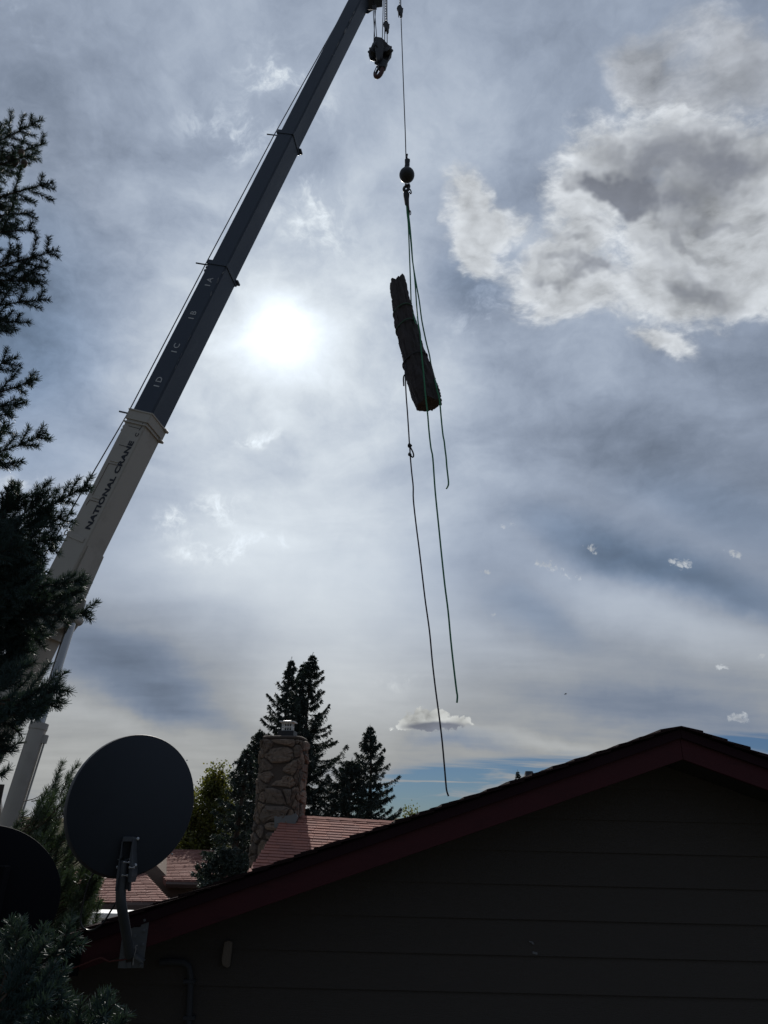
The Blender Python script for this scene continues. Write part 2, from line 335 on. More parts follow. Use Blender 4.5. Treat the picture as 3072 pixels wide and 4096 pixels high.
MT = dict(
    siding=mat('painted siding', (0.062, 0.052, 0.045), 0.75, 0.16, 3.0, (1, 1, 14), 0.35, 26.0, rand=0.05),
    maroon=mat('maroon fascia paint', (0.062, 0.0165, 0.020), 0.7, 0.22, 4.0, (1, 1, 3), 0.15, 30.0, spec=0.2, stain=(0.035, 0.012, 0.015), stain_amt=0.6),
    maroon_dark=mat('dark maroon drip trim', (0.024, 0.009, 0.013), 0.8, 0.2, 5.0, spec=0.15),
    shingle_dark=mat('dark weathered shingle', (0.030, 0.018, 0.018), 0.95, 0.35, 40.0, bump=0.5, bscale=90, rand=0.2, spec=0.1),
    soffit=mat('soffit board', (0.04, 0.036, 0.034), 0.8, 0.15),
    shingle=mat('red asphalt shingle', (0.268, 0.117, 0.095), 0.9, 0.22, 45.0, bump=0.4, bscale=120, rand=0.10, hue=0.5),
    shingle_far=mat('faded red shingle', (0.272, 0.132, 0.108), 0.9, 0.3, 8.0, (1, 1, 3), bump=0.3, bscale=40),
    stone=mat('rough fieldstone', (0.165, 0.135, 0.112), 0.95, 0.7, 12.0, bump=1.0, bscale=34, rand=0.22, stain=(0.065, 0.055, 0.048), stain_amt=0.85, stain_scale=11.0, hue=0.5),
    mortar=mat('grey brown mortar', (0.085, 0.068, 0.057), 0.95, 0.3, 20.0, bump=0.8, bscale=50),
    galv=mat('galvanised sheet', (0.34, 0.36, 0.38), 0.45, 0.2, 7.0, metal=0.6),
    galv_dull=mat('dull galvanised plate', (0.13, 0.14, 0.15), 0.5, 0.35, 9.0, metal=0.35, stain=(0.07, 0.075, 0.08)),
    flash=mat('dull flashing', (0.16, 0.17, 0.17), 0.6, 0.2, 7.0),
    conduit=mat('dark painted conduit', (0.040, 0.042, 0.048), 0.7, 0.2),
    white=mat('white painted metal', (0.72, 0.72, 0.70), 0.5, 0.1),
    stucco=mat('tan stucco', (0.165, 0.125, 0.10), 0.95, 0.15, 12.0, bump=0.4, bscale=60),
    stucco_dark=mat('brown trim', (0.085, 0.055, 0.045), 0.8, 0.15),
    dish=mat('charcoal dish paint', (0.034, 0.040, 0.050), 0.6, 0.12, 5.0, spec=0.2, stain=(0.027, 0.032, 0.041)),
    dish_black=mat('black dish paint', (0.006, 0.0065, 0.009), 0.8, 0.12, 5.0, spec=0.08),
    mast=mat('grey mast steel', (0.085, 0.093, 0.105), 0.5, 0.3, 12.0, metal=0.2, stain=(0.13, 0.10, 0.08), stain_amt=0.4),
    black=mat('black iron', (0.022, 0.023, 0.026), 0.5, 0.3, 12.0),
    bolt=mat('zinc bolt', (0.55, 0.56, 0.58), 0.3, 0.1, metal=0.9),
    cable=mat('black cable', (0.015, 0.015, 0.016), 0.35, 0.1),
    cable_red=mat('red brown cable', (0.12, 0.035, 0.03), 0.6, 0.2),
    cable_pale=mat('pale wire', (0.35, 0.33, 0.31), 0.6, 0.2),
    block=mat('weathered wood block', (0.165, 0.135, 0.11), 0.8, 0.3, 6.0, (4, 4, 1)),
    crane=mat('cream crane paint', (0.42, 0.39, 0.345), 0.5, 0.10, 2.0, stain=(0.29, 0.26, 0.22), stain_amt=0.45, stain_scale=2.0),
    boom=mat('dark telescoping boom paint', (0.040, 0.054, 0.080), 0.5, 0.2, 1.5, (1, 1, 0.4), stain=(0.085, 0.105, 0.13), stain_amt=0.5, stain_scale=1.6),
    ink=mat('dark lettering', (0.02, 0.022, 0.03), 0.5, 0.1),
    chalk=mat('white stencil', (0.55, 0.56, 0.57), 0.7, 0.2, 40.0),
    scuff=mat('bare worn streak', (0.17, 0.17, 0.18), 0.5, 0.4, 30.0),
    chrome=mat('chrome rod', (0.40, 0.39, 0.38), 0.14, 0.05, metal=1.0),
    wire=mat('greased wire rope', (0.035, 0.036, 0.042), 0.5, 0.08, 60.0),
    hookred=mat('dull red hook', (0.085, 0.036, 0.032), 0.6, 0.3, 14.0),
    rope_green=mat('green braided rope', (0.045, 0.22, 0.11), 0.7, 0.10, 50.0),
    rope_wrap=mat('greyish green rope', (0.055, 0.105, 0.078), 0.8, 0.1, 50.0),  # greyer, duller green for the turns round the log
    rope_dark=mat('dark rope', (0.035, 0.036, 0.040), 0.8, 0.10, 50.0),
    bark=mat('log bark', (0.058, 0.050, 0.051), 0.95, 0.5, 9.0, (1, 1, 0.3), 1.0, 26.0),
    cutwood=mat('sawn log end', (0.062, 0.043, 0.038), 0.85, 0.35, 12.0, bump=0.4),
    trunk=mat('spruce bark', (0.07, 0.055, 0.045), 0.95, 0.4, 14.0, bump=0.8),
    twig=mat('twig bark', (0.075, 0.05, 0.035), 0.9, 0.3, 20.0),
    needle=mat('blue spruce needle', (0.042, 0.068, 0.064), 0.55, 0.35, 5.0, spec=0.25, trans=0.12),
    needle_far=mat('dark spruce needle', (0.034, 0.052, 0.046), 0.55, 0.5, 2.0, trans=0.10),
    needle_pine=mat('pine needle', (0.055, 0.085, 0.050), 0.40, 0.4, 4.0, spec=0.55, trans=0.15),
    leaf=mat('poplar leaf', (0.105, 0.112, 0.028), 0.5, 0.5, 1.6, trans=0.45, stain=(0.22, 0.17, 0.03), stain_amt=0.6, stain_scale=1.3),
    cone=mat('spruce cone', (0.09, 0.06, 0.04), 0.8, 0.4, 60.0, bump=0.8, bscale=80),
    grass=mat('dry lawn', (0.085, 0.082, 0.06), 1.0, 0.4, 0.4, bump=0.3, spec=0.0),
    hill=mat('far prairie hills', (0.16, 0.14, 0.10), 1.0, 0.3, 0.004, spec=0.0),
    tyre=mat('tyre rubber', (0.02, 0.02, 0.02), 0.8, 0.2),
    bird=mat('dark feathers', (0.02, 0.02, 0.02), 0.8, 0.2),
    pipe=mat('tan vent pipe', (0.80, 0.72, 0.62), 0.7, 0.2),
)
S.T = WT

# ------------------------------------------------------------------ ground and far hills
gd = MB(); gd.add([(-6000, -6000, 0), (6000, -6000, 0), (6000, 6000, 0), (-6000, 6000, 0)], [(0, 1, 2, 3)])
part('ground', gd, MT['grass'], kind='structure', at=(0, 0, 0))
hm = MB(); xs = np.linspace(-3800, 3800, 60)
ht = [max(8.0, 26 + 9 * math.sin(x * 0.0021 + 1) + 7 * math.sin(x * 0.0057) + 4 * math.sin(x * 0.013)) for x in xs]
for (x, h_) in zip(xs, ht): hm.v += [(x, 2600, -2), (x, 3000, h_), (x, 3700, -2)]
for i in range(59):
    for k_ in (0, 1): hm.f.append((i * 3 + k_, i * 3 + 3 + k_, i * 3 + 4 + k_, i * 3 + 1 + k_)); hm.m.append(0)
part('hills', hm, MT['hill'], kind='structure', smooth=True)

# ------------------------------------------------------------------ the near house: gable wall, rake boards, roof
YF, YW = 4.90, 5.35                              # face of the rake board, face of the wall
house = thing('gable_house', 'dark house gable with maroon rake boards filling the lower right', 'house', (2.0, YW, 0))
apex = P(2713, 2899, YF); lf = P(500, 3657, YF); rt = P(3072, 3027, YF)
sL = (apex[2] - lf[2]) / (apex[0] - lf[0]); sR = (apex[2] - rt[2]) / (rt[0] - apex[0])
apb = P(2732, 3038, YF); lfb = P(1000, 3648, YF); drop = apex[2] - apb[2]
XL, XR = P(-420, 3900, YF)[0], 6.6
ax_ = apex[0]
PITCH = 0.020
def zt(x): return apex[2] - (sL * (ax_ - x) if x < ax_ else sR * (x - ax_))
TS = 0.016                                       # shingles lie above the boards
d1, d2 = 0.018, 0.075                            # shingle edge, drip trim
def rake(x0, x1, t0, t1, y0, y1, name, m, label=None):
    b = MB(); b.hexa([(x0, y0, zt(x0) - t1), (x1, y0, zt(x1) - t1), (x1, y1, zt(x1) - t1), (x0, y1, zt(x0) - t1),
                      (x0, y0, zt(x0) - t0), (x1, y0, zt(x1) - t0), (x1, y1, zt(x1) - t0), (x0, y1, zt(x0) - t0)])
    return part(name, b, m, house, label=label, bevel=0.002)
for x0, x1 in ((XL, ax_ - 0.001), (ax_ + 0.001, XR)):
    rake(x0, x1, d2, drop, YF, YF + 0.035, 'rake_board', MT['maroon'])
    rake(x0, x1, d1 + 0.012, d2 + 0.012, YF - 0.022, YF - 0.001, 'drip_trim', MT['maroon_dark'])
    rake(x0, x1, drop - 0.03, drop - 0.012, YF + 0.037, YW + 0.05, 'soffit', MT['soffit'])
roof = MB()
for x0, x1 in ((XL, ax_), (ax_, XR)):
    roof.hexa([(x0, YF + 0.001, zt(x0) - 0.07), (x1, YF + 0.001, zt(x1) - 0.07), (x1, YF + 7, zt(x1) - 0.07 - 7 * PITCH), (x0, YF + 7, zt(x0) - 0.07 - 7 * PITCH),
               (x0, YF + 0.001, zt(x0) - 0.022), (x1, YF + 0.001, zt(x1) - 0.022), (x1, YF + 7, zt(x1) - 0.022 - 7 * PITCH), (x0, YF + 7, zt(x0) - 0.022 - 7 * PITCH)])
roofo = part('roof', roof, MT['shingle_dark'], house)
# shingles: each course overlaps the one below; those at the rake are single pieces
cs = math.cos(math.atan(sL))
sh_rest = MB()
for side, sl_, xe in ((-1, sL, XL), (1, sR, XR)):
    n = int(abs(xe - ax_) / 0.145)
    for i in range(n + 1):
        xa = ax_ + side * (i * 0.145 - 0.10); xb = ax_ + side * ((i + 1) * 0.145 + random.uniform(-.006, .006))
        if i == 0: xa = ax_
        for j in range(2):
            y0 = YF - 0.045 + random.uniform(-.008, .006) if j == 0 else YF + 0.95
            y1 = YF + 0.945 if j == 0 else YF + 7
            def zz_(x, up): return apex[2] - sl_ * abs(x - ax_) + up
            tk = 0.010 + random.uniform(0, 0.006)
            b = MB() if j == 0 else sh_rest
            lo_a, lo_b = -0.021, -0.021 + 0.017
            b.hexa([(xa, y0, zz_(xa, lo_a)), (xb, y0, zz_(xb, lo_b)), (xb, y1, zz_(xb, lo_b) - (y1 - YF) * PITCH), (xa, y1, zz_(xa, lo_a) - (y1 - YF) * PITCH),
                    (xa, y0, zz_(xa, lo_a + 0.008)), (xb, y0, zz_(xb, lo_b + tk)), (xb, y1, zz_(xb, lo_b + tk) - (y1 - YF) * PITCH), (xa, y1, zz_(xa, lo_a + 0.008) - (y1 - YF) * PITCH)])
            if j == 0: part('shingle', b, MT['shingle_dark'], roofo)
part('shingles', sh_rest, MT['shingle_dark'], roofo, kind='stuff')
# siding boards: lapped, each bottom edge standing proud
sp = 0.0382 * YW; z1 = EYE[2] + 0.0158 * YW
under = lambda z: ((z - (apex[2] - drop)) / sL + ax_, ax_ - (z - (apex[2] - drop)) / sR)
for k_ in range(-3, 16):
    zb = z1 - k_ * sp; ztp = zb + sp + 0.012
    if zb > apex[2] - drop - 0.02: continue
    xa, xb = under(zb); xc, xd = under(min(ztp, apex[2] - drop - 0.004))
    xa, xc = max(xa - 0.06, XL + 0.25), max(xc - 0.06, XL + 0.25); xb, xd = min(xb + 0.06, XR - 0.2), min(xd + 0.06, XR - 0.2)
    zt2 = min(ztp, apex[2] - drop + 0.02)
    b = MB(); b.hexa([(xa, YW, zb), (xb, YW, zb), (xb, YW + 0.03, zb), (xa, YW + 0.03, zb), (xc, YW + 0.016, zt2), (xd, YW + 0.016, zt2), (xd, YW + 0.041, zt2), (xc, YW + 0.041, zt2)])
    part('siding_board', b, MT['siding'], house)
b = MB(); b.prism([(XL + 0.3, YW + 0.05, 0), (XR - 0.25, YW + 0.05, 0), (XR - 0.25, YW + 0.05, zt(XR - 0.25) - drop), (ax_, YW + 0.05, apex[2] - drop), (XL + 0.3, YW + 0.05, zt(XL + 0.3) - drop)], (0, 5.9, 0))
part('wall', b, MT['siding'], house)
for px_, py_, w_, h_ in ((2140, 3812, 10, 4), (2125, 3768, 9, 2), (2132, 3775, 5, 2)):
    c_ = P(px_, py_, YW - 0.001); b = MB(); b.box(c_, (w_ * 0.0016, 0.0012, h_ * 0.0016), np.array([[0.97, 0, -0.22], [0, 1, 0], [0.22, 0, 0.97]])); part('scuff_mark', b, MT['scuff'], house)
# vent pipe and its collar on the far slope
vp = P(2117, 3104, 7.2); b = MB(); b.lathe((vp[0], 7.2, vp[2] - 0.25), (0, 0, 1), [(0, .033), (.285, .033), (.287, .029), (.20, .028)], 16)
part('vent_pipe', b, MT['pipe'], house, smooth=True)
b = MB(); b.lathe((vp[0], 7.2, zt(vp[0]) - 0.03), (0, 0, 1), [(0, .08), (.03, .05), (.07, .036)], 16); part('vent_collar', b, MT['black'], house, smooth=True)

# weathered block on the wall, conduit, cables
def yplane(pts, Y): return [P(x, y, Y) for x, y in pts]
b = MB(); b.prism(yplane([(897, 3768), (908, 3762), (922, 3764), (927, 3772), (925, 3800), (917, 3868), (905, 3872), (888, 3861), (886, 3840), (891, 3800)], YW - 0.035), (0, 0.037, 0))
tag(part('wall_block', b, MT['block'], bevel=0.004), 'small pale weathered block with a clipped corner fixed on the dark siding', 'wall block')
b = MB(); b.tube(yplane([(640, 3850), (690, 3846), (735, 3850), (757, 3868), (762, 3905), (760, 3970), (757, 4050), (752, 4200), (748, 4400)], YW - 0.03), 0.021, 10)
cd = thing('conduit', 'dark conduit bending down the siding right of the satellite mount', 'pipe', P(757, 3950, YW - 0.03))
part('pipe', b, MT['conduit'], cd, smooth=True)
for y_ in (3925, 4070):
    c_ = P(758, y_, YW - 0.03); b = MB(); b.box(c_, (0.036, 0.024, 0.011)); part('strap', b, MT['conduit'], cd, bevel=0.003)

# ------------------------------------------------------------------ satellite dishes
def z6(x, y): return (250 + x / 2.765, 3250 + y / 2.765)
def dish(root, cx, cy, Y, rx, ry, aim, m, lift=0.075, spin=0.0):
    c = P(cx, cy, Y); nf = nrm(ray(*aim)); nb = -nf
    e1 = nrm(np.cross(nf, (0, 0, 1))); e2 = np.cross(e1, nf)
    e1, e2 = e1 * math.cos(spin) + e2 * math.sin(spin), e2 * math.cos(spin) - e1 * math.sin(spin)
    n = 72
    def ring(q, off): return [c + e1 * (rx * q * math.cos(2 * math.pi * j / n)) + e2 * (ry * q * math.sin(2 * math.pi * j / n)) + nb * off for j in range(n)]
    def skin(rings, close0=True):
        b = MB(); vs = [p for r in rings for p in r]; K = len(rings)
        fs = [(i * n + j, i * n + (j + 1) % n, (i + 1) * n + (j + 1) % n, (i + 1) * n + j) for i in range(K - 1) for j in range(n)]
        if close0: fs.append(tuple(range(n)))
        return b.add(vs, fs)
    qs = [0.05, 0.15, 0.3, 0.45, 0.6, 0.72, 0.82, 0.9, 0.955]
    back = [ring(q, lift * (1 - q * q)) for q in qs]
    front = [ring(q, lift * (1 - q * q) - 0.012) for q in qs[::-1]]
    b = skin(back + front); b.f.append(tuple(len(b.v) - n + j for j in range(n))); b.m.append(0)
    pan = part('reflector', b, m, root, smooth=True)
    rim = skin([ring(0.953, lift * 0.092), ring(0.972, lift * 0.06), ring(0.984, -0.012), ring(0.996, -0.055), ring(1.0, -0.068), ring(0.99, -0.074), ring(0.972, -0.06), ring(0.95, -0.012)], False)
    part('rim', rim, m, root, smooth=True)
    return c, e1, e2, nb
sat = thing('satellite_dish', 'large charcoal satellite dish seen from behind on a bent mast', 'satellite dish', P(515, 3850, YF - 0.02))
YD = 4.50
c, e1, e2, nb = dish(sat, 531, 3212, YD, 0.362, 0.396, (-60, 3480), MT['dish'], spin=R_(-8))
for px_, py_ in ((358, 3030), (748, 3041), (688, 3416)):  # white dots in place of rim holes that the bright sky shows through
    d_ = ray(px_, py_); t = ((c - EYE) @ nb) / (d_ @ nb); q_ = EYE + d_ * t * 0.992
    b = MB(); b.lathe(q_, nb, [(-.002, .0045), (.004, .004), (.006, .002)], 8); part('hole_dot', b, MT['white'], sat)
# bracket channel behind the reflector
YB = YD - 0.10
def poly6(pts, Y): return [P(*z6(x, y), Y) for x, y in pts]
b = MB(); b.prism(poly6([(652, 322), (672, 268), (788, 270), (770, 322)], YB), (0, 0.05, 0)); part('bracket_top', b, MT['mast'], sat, bevel=0.002)
b = MB(); b.prism(poly6([(652, 322), (664, 300), (672, 300), (662, 340), (645, 505), (632, 520), (622, 700), (588, 870), (580, 868), (596, 690), (625, 510), (640, 420)], YB), (0, 0.10, 0))
b.prism(poly6([(768, 322), (786, 272), (790, 290), (776, 420), (772, 560), (768, 700), (745, 780), (722, 770), (735, 600), (742, 480)], YB), (0, 0.10, 0)); part('bracket_side', b, MT['mast'], sat, bevel=0.002)
b = MB(); b.prism(poly6([(655, 325), (768, 325), (742, 505), (640, 505)], YB + 0.06), (0, 0.02, 0)); part('bracket_web', b, MT['black'], sat)
b = MB(); b.prism(poly6([(716, 700), (752, 700), (740, 872), (722, 872), (718, 855), (700, 858), (695, 840)], YB + 0.03), (0, 0.03, 0)); part('clamp_tab', b, MT['black'], sat, bevel=0.002)
b = MB(); b.prism(poly6([(640, 505), (742, 505), (735, 700), (628, 700)], YB + 0.055), (0, 0.05, 0)); part('clamp', b, MT['mast'], sat, bevel=0.004)
for x, y in ((625, 285), (832, 290), (615, 518), (805, 582), (750, 518), (608, 605)):
    q = P(*z6(x, y), YB + 0.055); b = MB(); b.lathe(q, nb, [(-.05, .004), (.0, .004), (.001, .0085), (.007, .0085), (.008, .005), (.016, .005)], 6); part('bolt', b, MT['bolt'], sat)
for x, y in ((708, 552), (688, 697), (765, 610)):
    q = P(*z6(x, y), YB - 0.01); b = MB(); b.lathe(q - np.array([0.016, 0, 0]), (1, 0, 0), [(0, .006), (.006, .006), (.007, .0032), (.026, .0032), (.027, .0065), (.033, .0065)], 6); part('bolt', b, MT['bolt'], sat)
pts = [(678, 530, YB + .04), (660, 700, YB + .04), (645, 860, YB + .05), (645, 960, YB + .06), (655, 1050, YB + .10), (675, 1160, YB + .17), (697, 1290, YB + .25), (718, 1420, YB + .32), (738, 1570, YF - 0.05)]
b = MB(); b.tube([P(*z6(x, y), Y) for x, y, Y in pts], 0.0275, 18); part('mast', b, MT['mast'], sat, smooth=True)
b = MB(); b.prism(poly6([(878, 1160), (962, 1160), (890, 1722), (760, 1722), (775, 1600), (720, 1480), (690, 1330), (752, 1266), (862, 1266)], YF - 0.012), (0, 0.006, 0)); part('mount_plate', b, MT['galv_dull'], sat, bevel=0.0015)
b = MB(); b.prism(poly6([(655, 1390), (690, 1395), (700, 1725), (612, 1722)], YF - 0.030), (0, 0.006, 0)); b.prism(poly6([(700, 1660), (760, 1650), (760, 1722), (700, 1724)], YF - 0.022), (0, 0.009, 0)); part('mount_plate', b, MT['galv_dull'], sat, bevel=0.0015)
b = MB(); b.prism(poly6([(780, 1600), (880, 1665), (895, 1640), (800, 1575)], YF - 0.06), (0, 0.045, 0)); part('mount_gusset', b, MT['galv_dull'], sat)
for x, y in ((912, 1190), (905, 1305), (797, 1368), (890, 1462), (866, 1690), (640, 1682), (800, 1500)):
    q = P(*z6(x, y), YF - 0.014); b = MB(); b.lathe(q, (0, -1, 0), [(0, .013), (.002, .013), (.003, .0085), (.010, .0085), (.011, .004)], 6); part('bolt', b, MT['galv_dull'], sat)
# feed arm and receiver on the far side
b = MB(); base = c - e2 * 0.36; tip = c - nb * 0.52 - e2 * 0.20; b.tube([base - nb * 0.0, base - nb * 0.25 + e2 * 0.03, tip], 0.012, 8); part('feed_arm', b, MT['mast'], sat, smooth=True)
b = MB(); b.lathe(tip, c + e2 * 0.05 - tip, [(-.09, .02), (-.05, .034), (.0, .034), (.02, .026), (.05, .03), (.055, .02)], 16); part('receiver', b, MT['galv'], sat, smooth=True)
cb = [(385, 615), (330, 700), (285, 790), (255, 890), (232, 990), (212, 1080), (200, 1160), (204, 1230), (230, 1280), (280, 1304), (335, 1300), (395, 1268), (450, 1220), (495, 1155), (530, 1095), (565, 1040), (600, 985)]
def smoothline(p, n=6):
    p = np.asarray(p, float); out = []
    for i in range(len(p) - 1):
        a, b_, c_, d_ = p[max(i - 1, 0)], p[i], p[i + 1], p[min(i + 2, len(p) - 1)]
        for t in np.arange(n) / n:
            out.append(0.5 * ((2 * b_) + (-a + c_) * t + (2 * a - 5 * b_ + 4 * c_ - d_) * t * t + (-a + 3 * b_ - 3 * c_ + d_) * t ** 3))
    out.append(p[-1]); return np.array(out)
b = MB(); b.tube(smoothline([P(*z6(x, y), 4.50 - 0.002 * i) for i, (x, y) in enumerate(cb)], 4), 0.0052, 8); part('cable', b, MT['cable'], sat, smooth=True)
rc = [(-160, 1800), (0, 1745), (150, 1710), (300, 1650), (375, 1622), (430, 1610), (480, 1632), (520, 1650), (560, 1640), (650, 1632), (740, 1612), (790, 1570)]
b = MB(); b.tube(smoothline([P(*z6(x, y), YF - 0.035) for x, y in rc], 4), 0.0045, 6)
tag(part('thin_cable', b, MT['cable_red'], smooth=True), 'thin reddish cable strung along the fascia bottom towards the dish mount', 'cable')
b = MB(); b.tube(smoothline([P(*z6(x, y), YF - 0.055) for x, y in ((778, 1690), (786, 1620), (800, 1560), (812, 1510), (806, 1480), (830, 1470))], 4), 0.0025, 6); part('ground_wire', b, MT['cable_pale'], sat, smooth=True)

sat2 = thing('satellite_dish', 'black satellite dish at the lower left cut by the frame edge', 'satellite dish', P(-180, 3900, 4.0))
c, e1, e2, nb = dish(sat2, -52, 3566, 3.62, 0.332, 0.27, (-500, 3700), MT['dish_black'], spin=R_(-24))
b = MB(); b.tube(smoothline([c + nb * 0.09, c + nb * 0.12 - np.array([0, 0, 0.2]), c + np.array([-0.05, 0.2, -0.5]), np.array([c[0] - 0.05, YF - 0.04, zt(c[0] - 0.05) - 0.1])], 5), 0.026, 14); part('mast', b, MT['dish_black'], sat2, smooth=True)
b = MB(); b.box(c + nb * 0.085, (0.06, 0.03, 0.10)); part('bracket', b, MT['dish_black'], sat2, bevel=0.004)
b = MB(); b.box((c[0] - 0.05, YF - 0.012, zt(c[0] - 0.05) - 0.12), (0.07, 0.01, 0.10)); part('mount_plate', b, MT['dish_black'], sat2, bevel=0.002)

# ------------------------------------------------------------------ crane
A = Pd(331, 2205, 11.6); Bp = Pd(1375, 135, 16.2)
ba = nrm(Bp - A); bw = nrm(np.cross((0, 0, 1), ba)); bw = bw if bw[1] > 0 else -bw
bh = np.cross(ba, bw); bh = bh if bh[2] > 0 else -bh
def project(p):
    q = np.asarray(p) - EYE; z = q @ _F; return 1536 + FP * (q @ _R) / z, 2048 - FP * (q @ _U) / z
def s_at(y):
    lo, hi = -9.0, 20.0
    for _ in range(50):
        m_ = (lo + hi) / 2
        lo, hi = (m_, hi) if project(A + ba * m_)[1] > y else (lo, m_)
    return lo
BH, BW = 0.425, 0.575                            # base section height and width
AX = A + bh * BH / 2 + bw * BW / 2
def bp(s, h=0.0, w=0.0): return AX + ba * s + bh * h + bw * w
BAX = np.array([ba, bh, bw])
sb, s1, s2, s3 = s_at(1655), s_at(1050), s_at(520), s_at(-60)
s0 = -3.9
crane = thing('crane', 'cream truck crane with a dark telescoping boom rising over the roofs', 'crane', (bp(s0)[0] - 0.6, bp(s0)[1], 0))
def tubebox(sa, sb_, H, W_, m=0, mb=None, bev=0.04):     # box section with folded corners
    b = mb or MB(); hh, ww = H / 2, W_ / 2
    prof = [(-hh, -ww + bev), (-hh, ww - bev), (-hh + bev, ww), (hh - bev, ww), (hh, ww - bev), (hh, -ww + bev), (hh - bev, -ww), (-hh + bev, -ww)]
    return b.prism([bp(sa, x, y) for x, y in prof], ba * (sb_ - sa), m)
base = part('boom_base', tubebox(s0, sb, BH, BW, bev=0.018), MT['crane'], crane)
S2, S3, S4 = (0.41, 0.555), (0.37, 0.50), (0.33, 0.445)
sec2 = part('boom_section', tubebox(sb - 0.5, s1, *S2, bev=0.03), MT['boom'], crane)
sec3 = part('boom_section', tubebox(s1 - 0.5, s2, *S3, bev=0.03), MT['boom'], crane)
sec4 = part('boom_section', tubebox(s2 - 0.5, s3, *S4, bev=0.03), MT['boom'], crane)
def frame(sa, sb_, H, W_, t, name, m, par):
    b = MB()
    for sg in (-1, 1):
        b.box(bp((sa + sb_) / 2, sg * (H / 2 + t / 2), 0), ((sb_ - sa) / 2, t / 2, W_ / 2 + t), BAX)
        b.box(bp((sa + sb_) / 2, 0, sg * (W_ / 2 + t / 2)), ((sb_ - sa) / 2, H / 2, t / 2), BAX)
    return part(name, b, m, par, bevel=0.004)
frame(sb - 0.20, sb - 0.02, BH, BW, 0.022, 'collar', MT['crane'], base)
frame(sb - 0.03, sb + 0.0, BH + 0.035, BW + 0.035, 0.018, 'collar_flange', MT['crane'], base)
frame(sb - 0.27, sb - 0.245, BH, BW, 0.026, 'collar_flange', MT['crane'], base)
frame(s1 - 0.10, s1 - 0.0, *S2, 0.016, 'collar', MT['boom'], sec2)
frame(s2 - 0.10, s2 - 0.0, *S3, 0.014, 'collar', MT['boom'], sec3)
def stub(s, h, w, l, r, m, par, name='guide_arm', d=None, bend=0.0):
    p0 = bp(s, h, w); dd = bh if d is None else d
    b = MB(); b.tube([p0, p0 + dd * l + ba * bend], r, 8); part(name, b, m, par, smooth=True)
stub(sb - 0.03, BH / 2 + 0.02, -0.14, 0.30, 0.016, MT['boom'], base)
stub(s1 - 0.02, S2[0] / 2 + 0.01, -0.14, 0.34, 0.015, MT['boom'], sec2)
stub(s2 - 0.02, S3[0] / 2 + 0.01, -0.12, 0.30, 0.014, MT['boom'], sec3)
for s_, H, W_, par, m in ((sb - 0.02, BH, BW, base, MT['crane']), (sb - 0.24, BH, BW, base, MT['crane']), (s1 - 0.02, *S2, sec2, MT['boom']), (s2 - 0.02, *S3, sec3, MT['boom'])):
    b = MB(); b.box(bp(s_, -H / 2 - 0.02, W_ / 2 - 0.02), (0.022, 0.035, 0.07), BAX); part('pad_lug', b, m, par, bevel=0.008)
for s_ in (sb - 0.35, sb - 0.42): 
    b = MB(); b.box(bp(s_, BH / 2 + 0.006, -BW / 2 + 0.05), (0.025, 0.012, 0.03), BAX); part('pad_screw', b, MT['crane'], base, bevel=0.004)
for s_ in (s1 - 0.16, s1 - 0.24):
    b = MB(); b.box(bp(s_, S2[0] / 2 + 0.008, -S2[1] / 2 + 0.05), (0.025, 0.014, 0.03), BAX); part('pad_screw', b, MT['boom'], sec2, bevel=0.004)
SIDE = -BW / 2
def on_side(x, y, W_=BW, off=0.0):               # photo pixel -> (s, h) on the camera-side web of the boom
    d = ray(x, y); n = bw; p0 = AX - bw * (W_ / 2 + off); t = ((p0 - EYE) @ n) / (d @ n); q = EYE + d * t - AX
    return q @ ba, q @ bh
def plate(poly, t, name, m, par, W_=BW, off=0.0, bevel=0.0):
    b = MB(); b.prism([bp(s_, h_, -W_ / 2 - off) for s_, h_ in poly], -bw * t); return part(name, b, m, par, bevel=bevel)
def z5(x, y): return (200 + x / 2.765, 1550 + y / 2.765)
def lettering(txt, s, h, size, sx, m, par, W_, weight=0.0, spacing=1.0, up=bh, along=ba):
    cu = bpy.data.curves.new('lettering', 'FONT'); cu.body = txt; cu.size = size; cu.offset = weight; cu.space_character = spacing; cu.extrude = 0.002; cu.resolution_u = 3
    to = bpy.data.objects.new('lettering', cu); COL.objects.link(to)
    dg = bpy.context.evaluated_depsgraph_get(); me = bpy.data.meshes.new_from_object(to.evaluated_get(dg)); COL.objects.unlink(to); bpy.data.objects.remove(to)
    z_ = np.cross(along, up); o_ = bp(s, h, 0) - bw * (W_ / 2 + 0.0025)
    vs = [o_ + along * (v.co.x * sx) + up * v.co.y + z_ * v.co.z for v in me.vertices]
    b = MB(); b.add(vs, [tuple(p.vertices) for p in me.polygons]); bpy.data.meshes.remove(me)
    lo = part('lettering', b, m, par); return lo, max(((np.array(v) - o_) @ along) for v in vs)
# side lettering reads up the boom
sA_, hA_ = on_side(*z5(435, 1577)); sE_, hE_ = on_side(*z5(938, 600)); cap = on_side(*z5(392, 1553))[1] - hA_
cap = min(max(cap, 0.075), 0.14)
size = cap / 0.70
L_ = len('NATIONAL CRANE')
tmp, wid = lettering('NATIONAL CRANE', sA_, hA_, size, 1.0, MT['ink'], base, BW, size * 0.045, 1.04)
bpy.data.objects.remove(tmp)
lettering('NATIONAL CRANE', sA_, hA_, size, (sE_ - sA_) / wid, MT['ink'], base, BW, size * 0.045, 1.04)
